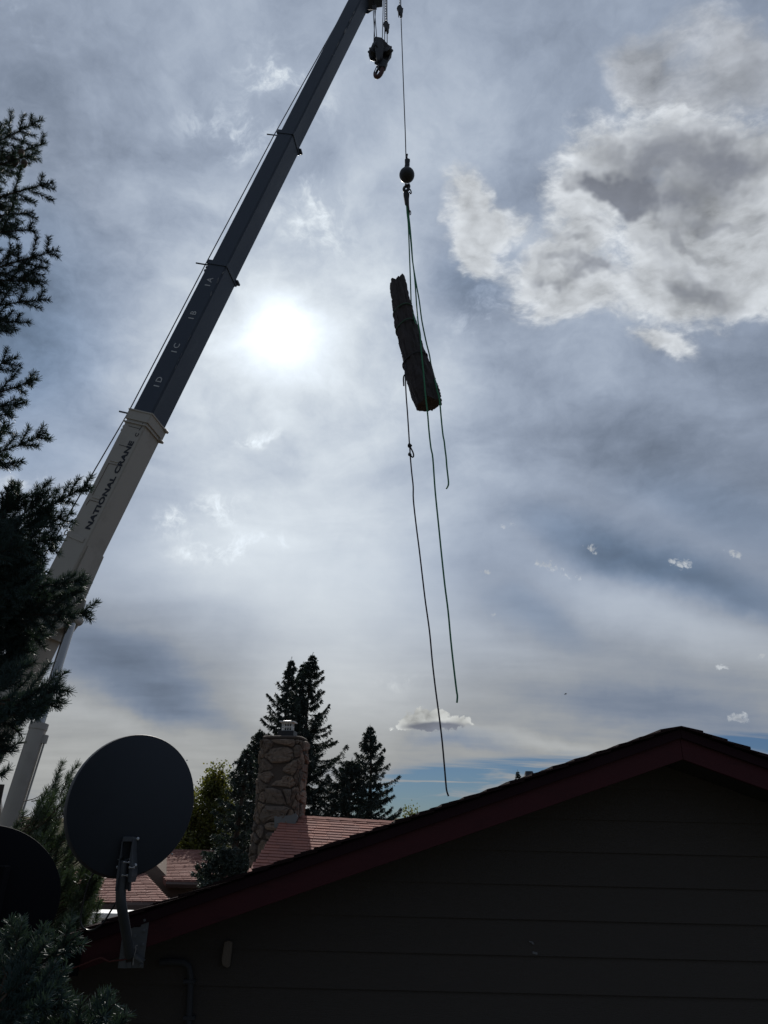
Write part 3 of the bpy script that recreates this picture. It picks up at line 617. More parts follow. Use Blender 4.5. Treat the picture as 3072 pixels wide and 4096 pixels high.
# small round mark and thin pin stripes after the name, decal outlines
sx_, hx_ = on_side(*z5(962, 520)); b = MB()
b.tube([bp(sx_ + 0.035 * math.cos(t), hx_ + 0.028 * math.sin(t), SIDE - 0.003) for t in np.linspace(0.7, 5.6, 14)], 0.006, 5); part('round_mark', b, MT['ink'], base)
def stroke(p, q, r, m, par, name, W_=BW):
    a_, b_ = on_side(*p, W_), on_side(*q, W_); mb_ = MB(); mb_.tube([bp(*a_, -W_ / 2 - 0.002), bp(*b_, -W_ / 2 - 0.002)], r, 6); part(name, mb_, m, par)
for p, q in (((985, 475), (1010, 440)), ((1010, 440), (1030, 385)), ((870, 425), (1000, 458)), ((765, 632), (850, 655))): stroke(z5(*p), z5(*q), 0.0045, MT['ink'], base, 'pin_stripe')
for p, q in (((650, 838), (745, 860)), ((650, 838), (470, 1190)), ((440, 1242), (540, 1272)), ((440, 1242), (400, 1300))): stroke(z5(*p), z5(*q), 0.005, MT['stucco'], base, 'panel_seam')
for p, q in (((668, 808), (750, 830)), ((470, 1212), (545, 1236))): stroke(z5(*p), z5(*q), 0.011, MT['crane'], base, 'weld_strip')
pl_ = [on_side(*z5(x, y)) for x, y in ((192, 1600), (215, 1595), (388, 1672), (362, 1718), (205, 1650), (188, 1625))]
plate(pl_, 0.012, 'tie_plate', MT['crane'], base, bevel=0.002)
s_, h_ = on_side(*z5(201, 1613)); b = MB(); b.tube([bp(s_ + 0.045 * math.cos(t), h_ + 0.03 + 0.03 * math.sin(t), SIDE - 0.010) for t in np.linspace(0, 2 * math.pi, 15)], 0.010, 6, caps=False); part('tie_eye', b, MT['crane'], base, smooth=True)
# marks on the dark section
def z7(x, y): return (600 + x / 2.212, 700 + y / 2.212)
for ch_, p0, p1, p2 in (('A', (562, 908), (510, 950), (487, 970)), ('B', (412, 1195), (365, 1240), (343, 1262)), ('C', (262, 1490), (215, 1535), (192, 1558)), ('D', (107, 1795), (62, 1840), (37, 1862))):
    s_, h_ = on_side(*z7(p2[0] + 45, p2[1] + 10), S2[1]); c_ = 0.115
    b = MB(); b.box(bp(s_, h_ + c_ / 2, -S2[1] / 2 - 0.0015), (0.011, c_ / 2, 0.0015), BAX); part('lettering', b, MT['chalk'], sec2)
    lettering(ch_, s_ + 0.075, h_ + 0.01, c_ / 0.70, 1.0, MT['chalk'], sec2, S2[1], 0.001)
def streak(pts, r, W_, par):
    q = [on_side(x, y, W_) for x, y in pts]; b = MB()
    for i in range(len(q) - 1):
        for k_ in range(5):
            t0, t1 = sorted(rng.uniform(0, 1, 2)); t1 = min(t1, t0 + 0.35); a_ = np.array(q[i]) * (1 - t0) + np.array(q[i + 1]) * t0; b_ = np.array(q[i]) * (1 - t1) + np.array(q[i + 1]) * t1
            o_ = rng.normal(0, r * 1.4, 2) * (0, 1); wq = r * rng.uniform(0.3, 1.0); a_, b_ = a_ + o_, b_ + o_
            b.add([bp(a_[0], a_[1], -W_ / 2 - 0.002), bp((a_[0] * .6 + b_[0] * .4), (a_[1] + b_[1]) / 2 + wq, -W_ / 2 - 0.002), bp(b_[0], b_[1], -W_ / 2 - 0.002), bp((a_[0] + b_[0]) / 2, (a_[1] + b_[1]) / 2 - wq, -W_ / 2 - 0.002)], [(0, 1, 2, 3)])
    part('worn_streak', b, MT['scuff'], par)
streak([z7(690, 790), z7(620, 890), z7(560, 1010), z7(515, 1120)], 0.010, S2[1], sec2)
streak([z7(370, 1400), z7(290, 1560), z7(215, 1730)], 0.005, S2[1], sec2)
streak([(1421, 38), (1395, 95), (1360, 165), (1328, 235)], 0.016, S4[1], sec4)
# head of the boom: sheave plates above the frame
hs = s3
b = MB()
for w_ in (-0.20, 0.20): b.prism([bp(hs - 0.25, 0.17, w_), bp(hs - 0.25, -0.20, w_), bp(hs + 0.10, -0.42, w_), bp(hs + 0.42, -0.40, w_), bp(hs + 0.5, -0.1, w_), bp(hs + 0.3, 0.22, w_)], bw * 0.02)
part('head_plate', b, MT['boom'], crane, bevel=0.003)
for i, w_ in enumerate((-0.12, -0.04, 0.04, 0.12)):
    b = MB(); b.lathe(bp(hs + 0.22, -0.22, w_), bw, [(-.03, .17), (-.022, .17), (-.008, .145), (.008, .145), (.022, .17), (.03, .17)], 24); part('sheave', b, MT['black'], crane, smooth=True)
pb = P(1512, 6, 10.25); b = MB(); b.box(pb, (0.10, 0.12, 0.035), np.array([nrm((1, 0, .25)), (0, 1, 0), nrm((-.25, 0, 1))])); b.box(P(1490, 8, 10.3), (0.10, 0.14, 0.07)); part('head_guard', b, MT['boom'], crane, bevel=0.01)
b = MB(); b.lathe(P(1607, -55, 10.2), (0.2, 1, 0), [(-.03, .10), (-.02, .10), (0, .085), (.02, .10), (.03, .10)], 20); b.tube([bp(hs + 0.3, -0.1, 0.0), P(1570, -70, 10.2), P(1607, -55, 10.2)], 0.03, 8); part('runner_sheave', b, MT['black'], crane, smooth=True)
# underside: lug and tapered cover where the lift cylinder meets the boom
def under_pt(x, y, off=0.0):                     # pixel on the boom's underside plane
    d = ray(x, y); p0 = AX - bh * (BH / 2 + off); t = ((p0 - EYE) @ bh) / (d @ bh); q = EYE + d * t - AX
    return q @ ba, q @ bw
su, sl2 = s_at(2200), s_at(2500)
b = MB(); ww = BW / 2
b.hexa([bp(sl2 - 0.15, -BH / 2 - 0.09, -ww * 0.8), bp(sl2 - 0.15, -BH / 2 - 0.09, ww), bp(sl2 - 0.15, -BH / 2, ww), bp(sl2 - 0.15, -BH / 2, -ww * 0.8),
        bp(su + 0.1, -BH / 2 - 0.012, -ww * 0.8), bp(su + 0.1, -BH / 2 - 0.012, ww), bp(su + 0.1, -BH / 2, ww), bp(su + 0.1, -BH / 2, -ww * 0.8)])
part('belly_plate', b, MT['crane'], base)
s_m = s_at(2330)
frame(s_m - 0.02, s_m + 0.02, BH + 0.02, BW, 0.02, 'rib', MT['crane'], base)
top_c = bp(s_at(2440), -BH / 2 - 0.16, 0.05)
b = MB()
for w_ in (-0.17, 0.13): b.prism([bp(s_at(2330), -BH / 2 - 0.0, w_), bp(s_at(2360), -BH / 2 - 0.16, w_), bp(s_at(2440), -BH / 2 - 0.25, w_), bp(s_at(2490), -BH / 2 - 0.20, w_), bp(s_at(2520), -BH / 2, w_)], bw * 0.045)
part('cylinder_lug', b, MT['crane'], base, bevel=0.004)
b = MB(); b.lathe(top_c - bw * 0.24, bw, [(0, .06), (.02, .075), (.44, .075), (.46, .06)], 18); part('pivot_pin', b, MT['crane'], base, smooth=True)
bot_c = Pd(0, 3395, 9.9); cdv = nrm(top_c - bot_c); CL = np.linalg.norm(top_c - bot_c)
lo, hi = 0.0, CL
for _ in range(40):
    m_ = (lo + hi) / 2
    lo, hi = (m_, hi) if project(bot_c + cdv * m_)[1] > 2893 else (lo, m_)
BL = lo
cyl = MB(); cyl.lathe(bot_c, cdv, [(-1.0, .11), (-0.98, .125), (BL - 0.10, .125), (BL - 0.095, .134), (BL - 0.002, .134), (BL, .09)], 28); barrel = part('cylinder_barrel', cyl, MT['crane'], crane, smooth=True)
b = MB(); b.lathe(bot_c + cdv * (BL - 0.3), cdv, [(0, .072), (CL - BL + 0.22, .072)], 24); part('cylinder_rod', b, MT['chrome'], crane, smooth=True)
b = MB(); b.lathe(top_c - bw * 0.1, bw, [(0, .10), (.20, .10)], 20); part('rod_eye', b, MT['crane'], crane, smooth=True)
sd = nrm(np.cross(cdv, _F)); sd = sd if sd[0] > 0 else -sd
b = MB(); b.tube([bot_c + cdv * (-0.6) + sd * 0.15, bot_c + cdv * (BL - 0.28) + sd * 0.155], 0.014, 8); b.box(bot_c + cdv * (BL - 0.22) + sd * 0.15, (0.06, 0.03, 0.03), np.array([cdv, sd, nrm(np.cross(cdv, sd))])); part('oil_pipe', b, MT['crane'], barrel, smooth=True)
# rope along the top of the boom
rp = [P(100, 2315, bp(s_at(2275))[1]), bp(sb - 0.03, BH / 2 + 0.14, -0.14), bp(s1 - 0.02, S2[0] / 2 + 0.14, -0.14), bp(s2 - 0.02, S3[0] / 2 + 0.14, -0.12), bp(s3 + 0.2, S4[0] / 2 + 0.06, -0.04)]
rp[0] = bp(s_at(2275), BH / 2 + 0.34, -0.10); rp = [bp(s0 + 0.3, BH / 2 + 0.62, -0.10)] + rp
b = MB(); b.tube(rp, 0.011, 8); part('boom_rope', b, MT['wire'], crane, smooth=True)
# turret, deck and wheels out of the frame on the left
tp = bp(s0); pv = bot_c - cdv * 1.0
b = MB()
for w_ in (-0.42, 0.38): b.prism([tp + bw * w_ + np.array([-.25, 0, .25]), tp + bw * w_ + np.array([.25, 0, .2]), pv + bw * w_ + np.array([.3, 0, .1]), pv + bw * w_ + np.array([.3, 0, -.35]), np.array([tp[0] - .5, tp[1], pv[2] - .35]) + bw * w_], bw * 0.05)
part('turret', b, MT['crane'], crane)
b = MB(); cx_, cy_ = (tp[0] + pv[0]) / 2 - 0.1, tp[1]; zt_ = pv[2] - 0.35
b.lathe((cx_, cy_, 1.25), (0, 0, 1), [(0, .7), (zt_ - 1.25, .62)], 28); part('turret_column', b, MT['crane'], crane, smooth=True)
b = MB(); b.box((cx_ - 2.4, cy_, 1.1), (4.2, 1.15, 0.14)); part('deck', b, MT['boom'], crane, bevel=0.02)
b = MB(); b.box((cx_ - 6.9, cy_, 1.55), (0.9, 1.15, 0.95)); part('cab', b, MT['white'], crane, bevel=0.12)
for x_ in (-6.7, -2.4, -1.1):
    for y_ in (-0.95, 0.95):
        b = MB(); b.lathe((cx_ + x_, cy_ + y_ - 0.14, 0.5), (0, 1, 0), [(0, .3), (.0, .46), (.04, .5), (.24, .5), (.28, .46), (.28, .3)], 24); wh = part('tyre', b, MT['tyre'], crane, smooth=True)
for y_ in (-1, 1):
    b = MB(); b.box((cx_ + 0.8, cy_ + y_ * 1.9, 1.0), (0.1, 0.85, 0.08)); b.box((cx_ + 0.8, cy_ + y_ * 2.65, 0.5), (0.07, 0.07, 0.47)); b.box((cx_ + 0.8, cy_ + y_ * 2.65, 0.02), (0.25, 0.25, 0.02)); part('outrigger', b, MT['crane'], crane)

# ------------------------------------------------------------------ load line, ball, hook block, log and ropes
YL = 10.1
def zA(x, y): return (1450 + x / 5.528, y / 5.528)
def zB(x, y): return (1550 + x / 3.16, 550 + y / 3.16)
def zC(x, y): return (1400 + x / 2.212, 1000 + y / 2.212)
def zM(x, y): return (x * 1.8517, y * 1.8517)
def line(pts, Y=YL, n=4): return smoothline([P(x, y, Y) for x, y in pts], n)
b = MB(); b.tube(line([(1602, -60), (1604, 60), (1607, 150), (1611, 262), (1616, 400), (1621, 530), (1624, 640)]), 0.0105, 8)
tag(part('hoist_rope', b, MT['wire'], smooth=True), 'single dark steel hoist rope running from the frame top to the ball', 'wire rope')
def a2b(at, label, dx, dy, chain):
    pts = [(785, 120), (808, 92), (838, 100), (870, 135), (882, 172), (898, 186), (900, 196), (886, 200), (888, 285), (872, 312), (848, 326), (834, 318), (829, 264), (815, 264), (812, 312), (796, 300), (786, 210), (780, 165), (764, 152), (763, 142)]
    t = thing('rope_weight', label, 'rope weight', P(*zA(at[0], at[1]), YL - 0.02), 'rope weights below the boom head')
    b = MB(); b.prism([P(*zA(x + dx, y + dy), YL - 0.06) for x, y in pts], (0, 0.09, 0)); part('weight', b, MT['black'], t, bevel=0.01)
    for sg in (-1, 1):
        x0 = 830 + sg * 52; b = MB(); b.tube([P(*zA(x0 + dx, 186 + dy), YL - 0.02), P(*zA(x0 + sg * 18 + dx, 192 + dy), YL - 0.02)], 0.012, 6); part('ear', b, MT['black'], t)
    (xa, ya), (xb, yb) = chain; n = 26; ch = MB()
    for i in range(n):
        q = P(*zA(xa + (xb - xa) * i / n, ya + (yb - ya) * i / n), YL - 0.02); e = P(*zA(xa + (xb - xa) * (i + 1) / n, ya + (yb - ya) * (i + 1) / n), YL - 0.02)
        dv = (e - q) / 2; L = np.linalg.norm(dv); dv /= L; sd_ = nrm(np.cross(dv, (0, 1, 0) if i % 2 else (1, 0, 0))); md = (q + e) / 2
        ch.tube([md + dv * L * 1.25 * math.cos(a) + sd_ * L * 0.75 * math.sin(a) for a in np.linspace(0, 2 * math.pi, 9)], L * 0.26, 4, caps=False)
    part('chain', ch, MT['black'], t)
a2b((830, 210), 'upper right slotted weight on a chain around the single hoist rope', 0, 0, ((815, -300), (822, 95)))
a2b((525, 560), 'slotted weight on a chain just above the hook block', -302, 352, ((521, -300), (525, 440)))
# hook block
hb = thing('hook_block', 'black crane hook block with a dull red hook hanging below the boom tip', 'hook block', P(*zA(400, 900), YL + 0.1))
YH = YL + 0.05
def pl(pts, Y, t, name, m, bev=0.012): b = MB(); b.prism([P(*zA(x, y), Y) for x, y in pts], (0, t, 0)); return part(name, b, m, hb, bevel=bev)
pl([(268, 796), (300, 805), (342, 808), (440, 826), (452, 868), (470, 1060), (440, 1220), (360, 1330), (318, 1310), (300, 1200), (262, 1010), (248, 915)], YH - 0.05, 0.10, 'cheek_plate', MT['black'])
pl([(272, 800), (340, 810), (438, 828), (495, 892), (575, 982), (622, 1012), (652, 1135), (636, 1238), (566, 1338), (512, 1446), (345, 1440), (330, 1350), (300, 1328), (212, 1306), (166, 1288), (134, 1190), (152, 1108), (228, 938), (252, 905)], YH + 0.16, 0.05, 'housing', MT['black'], 0.01)
pl([(440, 830), (498, 892), (578, 982), (612, 1000), (640, 1085), (620, 1200), (566, 1338), (512, 1446), (440, 1440), (350, 1360), (400, 1200), (445, 1000)], YH + 0.10, 0.06, 'cheek_plate', MT['black'])
pl([(455, 1035), (470, 1035), (600, 1160), (592, 1180)], YH + 0.08, 0.02, 'side_bar', MT['galv_dull'], 0.002)
for (x, y), rad, axd in (((245, 1165), 0.125, (0.5, -1, 0.35)), ((330, 1090), 0.15, (1, -0.55, 0.2)), ((555, 1130), 0.12, (-0.5, -1, 0.3))):
    b = MB(); b.lathe(P(*zA(x, y), YH + 0.06), axd, [(-.05, rad * .6), (-.045, rad), (-.03, rad * 1.02), (-.01, rad * .88), (.01, rad * .88), (.03, rad * 1.02), (.045, rad), (.05, rad * .6)], 28); part('sheave', b, MT['black'], hb, smooth=True)
b = MB(); b.lathe(P(*zA(400, 1150), YH + 0.06), (1, 0.1, 0.15), [(-.24, .03), (-.22, .05), (.22, .05), (.24, .03)], 14); part('axle', b, MT['black'], hb, smooth=True)
pl([(318, 1330), (420, 1250), (560, 1330), (515, 1450), (505, 1475), (350, 1470), (335, 1400)], YH + 0.02, 0.12, 'swivel', MT['black'], 0.02)
hk = smoothline([(430, 1430), (438, 1500), (428, 1570), (396, 1640), (350, 1690), (305, 1700), (278, 1668), (266, 1620), (262, 1590)], 4)
rad_ = np.interp(np.linspace(0, 1, len(hk)), [0, .25, .5, .7, .85, 1], [.052, .052, .048, .042, .030, .014]); b = MB(); b.tube([P(*zA(x, y), YH + 0.08) for x, y in hk], rad_, 14); part('hook', b, MT['hookred'], hb, smooth=True)
b = MB()
for poly in ([(312, 1446), (340, 1462), (328, 1490), (300, 1478)], [(300, 1478), (312, 1484), (262, 1600), (245, 1592)], [(328, 1490), (372, 1512), (318, 1632), (298, 1622)], [(312, 1530), (352, 1545), (312, 1632), (252, 1630), (250, 1596), (276, 1606)]): b.prism([P(*zA(x, y), YH + 0.05) for x, y in poly], (0, 0.015, 0))
part('latch', b, MT['black'], hb)
pl([(262, 1370), (290, 1345), (345, 1400), (320, 1420), (275, 1400)], YH + 0.05, 0.03, 'latch_pivot', MT['black'], 0.004)
stub_ = MB(); stub_.tube([P(*zA(220, 1310), YH + 0.06), P(*zA(280, 1365), YH + 0.06)], 0.008, 6); part('latch_rod', stub_, MT['black'], hb)
b = MB()
for p, q in (((232, 120), (268, 800)), ((258, 120), (312, 812)), ((297, 110), (262, 600)), ((262, 600), (250, 915)), ((468, -300), (440, 830)), ((493, -300), (491, 895)), ((541, -300), (545, 955))):
    b.tube([P(*zA(*p), YL), P(*zA(*q), YL + 0.02)], 0.0095, 7)
part('reeved_rope', b, MT['wire'], hb, smooth=True)
# overhaul ball
ball = thing('overhaul_ball', 'round black overhaul ball with swivel hook on the single hoist line', 'crane ball', P(1628, 700, YL))
def pb_(pts, Y, t, name, m, bev=0.008, par=ball): b = MB(); b.prism([P(*zB(x, y), Y) for x, y in pts], (0, t, 0)); return part(name, b, m, par, bevel=bev)
rb = 30.5 / FP * (_F @ (P(1628, 700, YL) - EYE)); bc = P(1627.5, 700, YL)
b = MB(); b.lathe(bc, (0.03, 0, 1), [(rb * 1.04 * math.sin(t), max(rb * math.cos(t), 0.002)) for t in np.linspace(-math.pi / 2, math.pi / 2, 25)], 40); part('ball', b, MT['black'], ball, smooth=True)
pb_([(218, 272), (232, 255), (262, 258), (284, 268), (286, 282), (276, 286), (282, 330), (268, 345), (262, 378), (212, 374), (222, 325), (220, 290)], YL - 0.035, 0.07, 'wedge_socket', MT['black'])
b = MB(); b.tube([P(*zB(247, 262), YL), P(*zB(247, 214), YL)], [0.012, 0.012], 8); b.lathe(P(*zB(247, 218), YL), (0, 0, 1), [(-.02, .01), (-.01, .02), (.01, .02), (.02, .01)], 10); part('rope_stub', b, MT['wire'], ball, smooth=True)
pb_([(218, 572), (236, 580), (262, 582), (282, 572), (278, 602), (224, 602)], YL - 0.04, 0.08, 'swivel', MT['black'])
hk = smoothline([(268, 590), (274, 615), (264, 645), (248, 672), (225, 680), (210, 662), (212, 632), (226, 612)], 4)
b = MB(); b.tube([P(*zB(x, y), YL) for x, y in hk], np.interp(np.linspace(0, 1, len(hk)), [0, .5, .8, 1], [.022, .034, .03, .014]), 10); part('hook', b, MT['black'], ball, smooth=True)
b = MB(); b.tube(smoothline([P(*zB(x, y), YL) for x, y in ((268, 668), (282, 655), (292, 668), (300, 692), (296, 708), (284, 706), (278, 690))], 4), 0.0125, 8); part('shackle', b, MT['black'], ball, smooth=True)
# dark sleeve of the sling under the hook, with its steel link
sleeve = thing('sling_sleeve', 'dark folded sling sleeve under the ball hook where green ropes start', 'sling', P(*zB(245, 780), YL))
b = MB(); b.prism([P(*zB(x, y), YL - 0.04) for x, y in ((200, 690), (215, 676), (262, 678), (278, 704), (272, 760), (274, 850), (280, 905), (288, 935), (266, 934), (260, 880), (252, 852), (240, 838), (222, 815), (212, 760))], (0, 0.08, 0)); part('sleeve', b, MT['rope_dark'], sleeve, bevel=0.012)
b = MB(); b.tube(smoothline([P(*zB(x, y), YL) for x, y in ((268, 932), (266, 968), (276, 978), (290, 974), (295, 955), (290, 930), (278, 924), (268, 932))], 4), 0.0085, 8, caps=False); part('link', b, MT['galv_dull'], sleeve, smooth=True)
# log
lt, lb = P(*zC(420, 285), YL), P(*zC(698, 1368), YL); la = nrm(lt - lb); LL = np.linalg.norm(lt - lb)
lu = nrm(np.cross(la, (0, 1, 0))); lv = np.cross(la, lu)
dep = lambda p: _F @ (np.asarray(p) - EYE)
def lrad(t): return np.interp(t, [0, .1, .35, .6, .85, 1], [112, 124, 105, 90, 77, 66]) / 2.212 / FP
logo = thing('log', 'thick dark barked log hanging tilted in ropes below the crane ball', 'log', lb)
nA, nT = 56, 90; vs = []
ph = rng.uniform(0, 6.28, 12)
for i in range(nT):
    t = i / (nT - 1); cen = lb + la * LL * t + lu * 0.055 * math.sin(t * 3.1) 
    r0 = lrad(t) * dep(cen)
    for j in range(nA):
        a = 2 * math.pi * j / nA
        n_ = 0.05 * math.sin(3 * a + ph[0] + 2.2 * t) + 0.035 * math.sin(7 * a + ph[1] + 5 * t) + 0.03 * math.sin(13 * a + ph[2] + 9 * t) + 0.028 * math.sin(21 * a + ph[3] - 14 * t) + 0.035 * math.sin(17 * t + ph[4]) * math.sin(2 * a + ph[5]) + 0.02 * math.sin(41 * t + 5 * a) + rng.normal(0, 0.016)
        knot = 0.16 * math.exp(-((t - 0.545) / 0.012) ** 2 - ((((a - 3.3 + math.pi) % (2 * math.pi)) - math.pi) / 0.25) ** 2) + 0.12 * math.exp(-((t - 0.30) / 0.02) ** 2 - ((((a - 0.1 + math.pi) % (2 * math.pi)) - math.pi) / 0.25) ** 2)
        top = (0.11 * math.cos(a - 2.6) + 0.05 * math.sin(3 * a) + 0.03 * math.sin(8 * a + 1)) * max(0, (t - 0.9) / 0.1) * 0.55
        vs.append(cen + (lu * math.cos(a) + lv * math.sin(a)) * r0 * (1 + 1.35 * n_ + knot) + la * (top + (0.018 * math.sin(5 * a + 1) + rng.normal(0, .006)) * max(0, 1 - t * 12)))
b = MB(); b.add(vs, [(i * nA + j, i * nA + (j + 1) % nA, (i + 1) * nA + (j + 1) % nA, (i + 1) * nA + j) for i in range(nT - 1) for j in range(nA)]); part('bark', b, MT['bark'], logo, smooth=True)
b = MB(); ring0 = vs[:nA]; b.add(ring0 + [lb + (np.array(p) - lb) * 0.9 - la * 0.004 for p in ring0] + [lb], [(j, (j + 1) % nA, nA + (j + 1) % nA, nA + j) for j in range(nA)] + [(nA + j, nA + (j + 1) % nA, 2 * nA) for j in range(nA)]); part('cut_end', b, MT['cutwood'], logo)
ring1 = vs[-nA:]; cc = np.mean(ring1, axis=0); b = MB(); b.add(list(ring1) + [cc + (np.array(p) - cc) * 0.6 + la * rng.normal(0, .03) for p in ring1] + [cc], [(j, (j + 1) % nA, nA + (j + 1) % nA, nA + j) for j in range(nA)] + [(nA + j, nA + (j + 1) % nA, 2 * nA) for j in range(nA)]); part('broken_end', b, MT['bark'], logo)
YR = YL - 0.30                                   # ropes pass in front of the log
def ropeline(segs): return smoothline([P(x, y, Y) for x, y, Y in segs], 4)
def wrap(t, tilt, par, m, r=0.013):
    cen = lb + la * LL * t + lu * 0.055 * math.sin(t * 3.1); r0 = lrad(t) * dep(cen) * 1.09; b = MB()
    b.tube([cen + (lu * math.cos(a) + lv * math.sin(a)) * r0 * (1 + 0.02 * math.sin(5 * a)) + la * tilt * r0 * math.cos(a + 0.4) for a in np.linspace(0, 2 * math.pi, 41)], r, 7, caps=False); part('wrap', b, m, par, smooth=True)
def rope(name, label, cat, pts, m, r=0.0125):
    o_ = thing(name, label, cat, P(pts[0][0], pts[0][1], pts[0][2])); b = MB(); b.tube(ropeline(pts), r, 8); part('strand', b, m, o_, smooth=True); return o_
zb = lambda x, y, Y=YL: (*zB(x, y), Y)
zc = lambda x, y, Y=YL: (*zC(x, y), Y)
zm = lambda x, y, Y=YL: (*zM(x, y), Y)
g1 = rope('green_rope', 'green rope leg choked round the upper log, leftmost of the three', 'rope', [zb(238, 800), zb(247, 950), zb(261, 1080), zb(271, 1300), zb(284, 1650), zb(297, 2050), zc(541, 480), zc(547, 535, YL - .05), zc(566, 595, YL - .12), zc(586, 652, YR)], MT['rope_green'])
wrap(0.745, -0.30, g1, MT['rope_wrap']); wrap(0.61, -0.34, g1, MT['rope_wrap'])
g2 = rope('green_rope', 'green rope crossing in front of the log and hanging far below it', 'rope', [zb(247, 830), zb(256, 960), zb(272, 1100), zb(296, 1330), zb(314, 1530), zb(334, 1690), zb(352, 1880), zc(590, 500), zc(604, 650, YR), zc(621, 745, YR), zc(630, 880, YR), zc(650, 1080, YR), zc(668, 1280, YR), zc(686, 1440, YR), zc(699, 1600, YR), zc(716, 1750, YR), zm(935, 990, YR), zm(940, 1060, YR), zm(948, 1140, YR), zm(954, 1200, YR), zm(961, 1265, YR), zm(968, 1320, YR), zm(974, 1385, YR), zm(980, 1440, YR), zm(986, 1490, YR), zm(988, 1504, YR), zm(987, 1518, YR)], MT['rope_green'])
g3 = rope('green_rope', 'green rope passing right of the log with a short curled end', 'rope', [zb(255, 830), zb(268, 980), zb(285, 1130), zb(302, 1330), zb(318, 1560), zb(336, 1690), zb(368, 1880), zc(612, 445), zc(632, 600), zc(651, 705), zc(678, 830), zc(703, 930), zc(716, 1010), zc(742, 1110), zc(764, 1205, YR), zc(770, 1240, YR), zc(788, 1300, YR), zc(797, 1370, YR), zc(803, 1440, YR), zc(812, 1540, YR), zc(823, 1640, YR), zc(833, 1690, YR), zc(842, 1770, YR), zc(850, 1830, YR), zc(857, 1920, YR), zc(866, 2000, YR), zc(871, 2050, YR), zc(870, 2078, YR), zc(862, 2097, YR), zc(852, 2112, YR)], MT['rope_green'])
tl = rope('tag_line', 'dark tag line with a knotted loop hanging from the log, the longest rope', 'rope', [zc(497, 1010, YR), zc(489, 1045, YR), zc(488, 1095, YR), zc(491, 1160, YR), zc(497, 1290, YR), zc(507, 1420, YR), zc(517, 1570, YR), zc(526, 1715, YR), zc(530, 1760, YR), zc(533, 1820, YR), zc(545, 1960, YR), zc(559, 2090, YR), zm(893, 1080, YR), zm(899, 1135, YR), zm(906, 1190, YR), zm(913, 1250, YR), zm(919, 1300, YR), zm(928, 1365, YR), zm(934, 1430, YR), zm(941, 1490, YR), zm(949, 1550, YR), zm(955, 1600, YR), zm(960, 1655, YR), zm(963, 1690, YR), zm(965, 1708, YR), zm(969, 1720, YR)], MT['rope_dark'], 0.0118)
wrap(0.335, -0.25, tl, MT['rope_dark'])
b = MB(); b.tube(ropeline([zc(530, 1738, YR), zc(545, 1765, YR - .02), zc(560, 1800, YR - .02), zc(562, 1825, YR - .02), zc(552, 1833, YR - .02), zc(538, 1818, YR - .02), zc(527, 1800, YR - .02)]), 0.012, 8); part('loop', b, MT['rope_dark'], tl, smooth=True)
for x, y, r_ in ((530, 1730, 0.032), (529, 1808, 0.022)):
    b = MB(); q = P(*zC(x, y), YR - 0.01)
    b.tube([q + np.array([r_ * 0.75 * math.cos(a), r_ * 0.5 * math.sin(2 * a), r_ * 0.8 * math.sin(a)]) for a in np.linspace(0, 2 * math.pi, 17)], 0.013, 7, caps=False)
    b.tube([q + np.array([r_ * 0.3 * math.sin(a), r_ * 0.7 * math.cos(a), r_ * 0.6 * math.cos(a + .6)]) for a in np.linspace(0, 2 * math.pi, 17)], 0.013, 7, caps=False); part('knot', b, MT['rope_dark'], tl, smooth=True)
b = MB(); b.tube(ropeline([zc(492, 1112, YR), zc(484, 1106, YR), zc(476, 1116, YR), zc(473, 1145, YR), zc(475, 1175, YR), zc(476, 1202, YR)]), 0.0125, 8); part('tail', b, MT['rope_dark'], tl, smooth=True)

# ------------------------------------------------------------------ far house with the stone chimney
def zR(x, y): return (900 + x / 1.952, 2550 + y / 1.952)
fh = thing('far_house', 'far house with sunlit red shingle roof behind the near gable', 'house', (-0.5, 15.6, 0))
rl, rr_ = P(1160, 3266, 17.3), P(1640, 3294, 17.6)
ra = nrm(rr_ - rl); fd = nrm(np.cross(ra, (0, 0, 1))); fd = fd if fd[1] < 0 else -fd
dn = nrm(fd - np.array([0, 0, 0.40])); rn = nrm(np.cross(ra, dn)); rn = rn if rn[2] > 0 else -rn
def onroof(x, y):
    d = ray(x, y); t = ((rl - EYE) @ rn) / (d @ rn); q = EYE + d * t - rl; return q @ ra, q @ dn
a0, b0 = onroof(985, 3495); bE = b0 + 0.5; aE = 4.8
def rake_a(b_): return np.interp(b_, [0, b0], [-0.10, a0]) if b_ < b0 else a0 + (b_ - b0) * (a0 + 0.1) / b0
RP = lambda a_, b_, u_=0.0: rl + ra * a_ + dn * b_ + rn * u_
mb_ = MB(); mb_.prism([RP(rake_a(0), 0), RP(aE, 0), RP(aE, bE), RP(rake_a(bE), bE)], -rn * 0.12)
bk = nrm(-fd - np.array([0, 0, 0.40])); mb_.prism([RP(rake_a(0), 0), RP(aE, 0), rl + ra * aE + bk * bE, rl + ra * rake_a(0) + bk * bE], -nrm(np.cross(ra, bk)) * 0.12 * (1 if np.cross(ra, bk)[2] > 0 else -1))
froof = part('roof', mb_, MT['shingle'], fh)
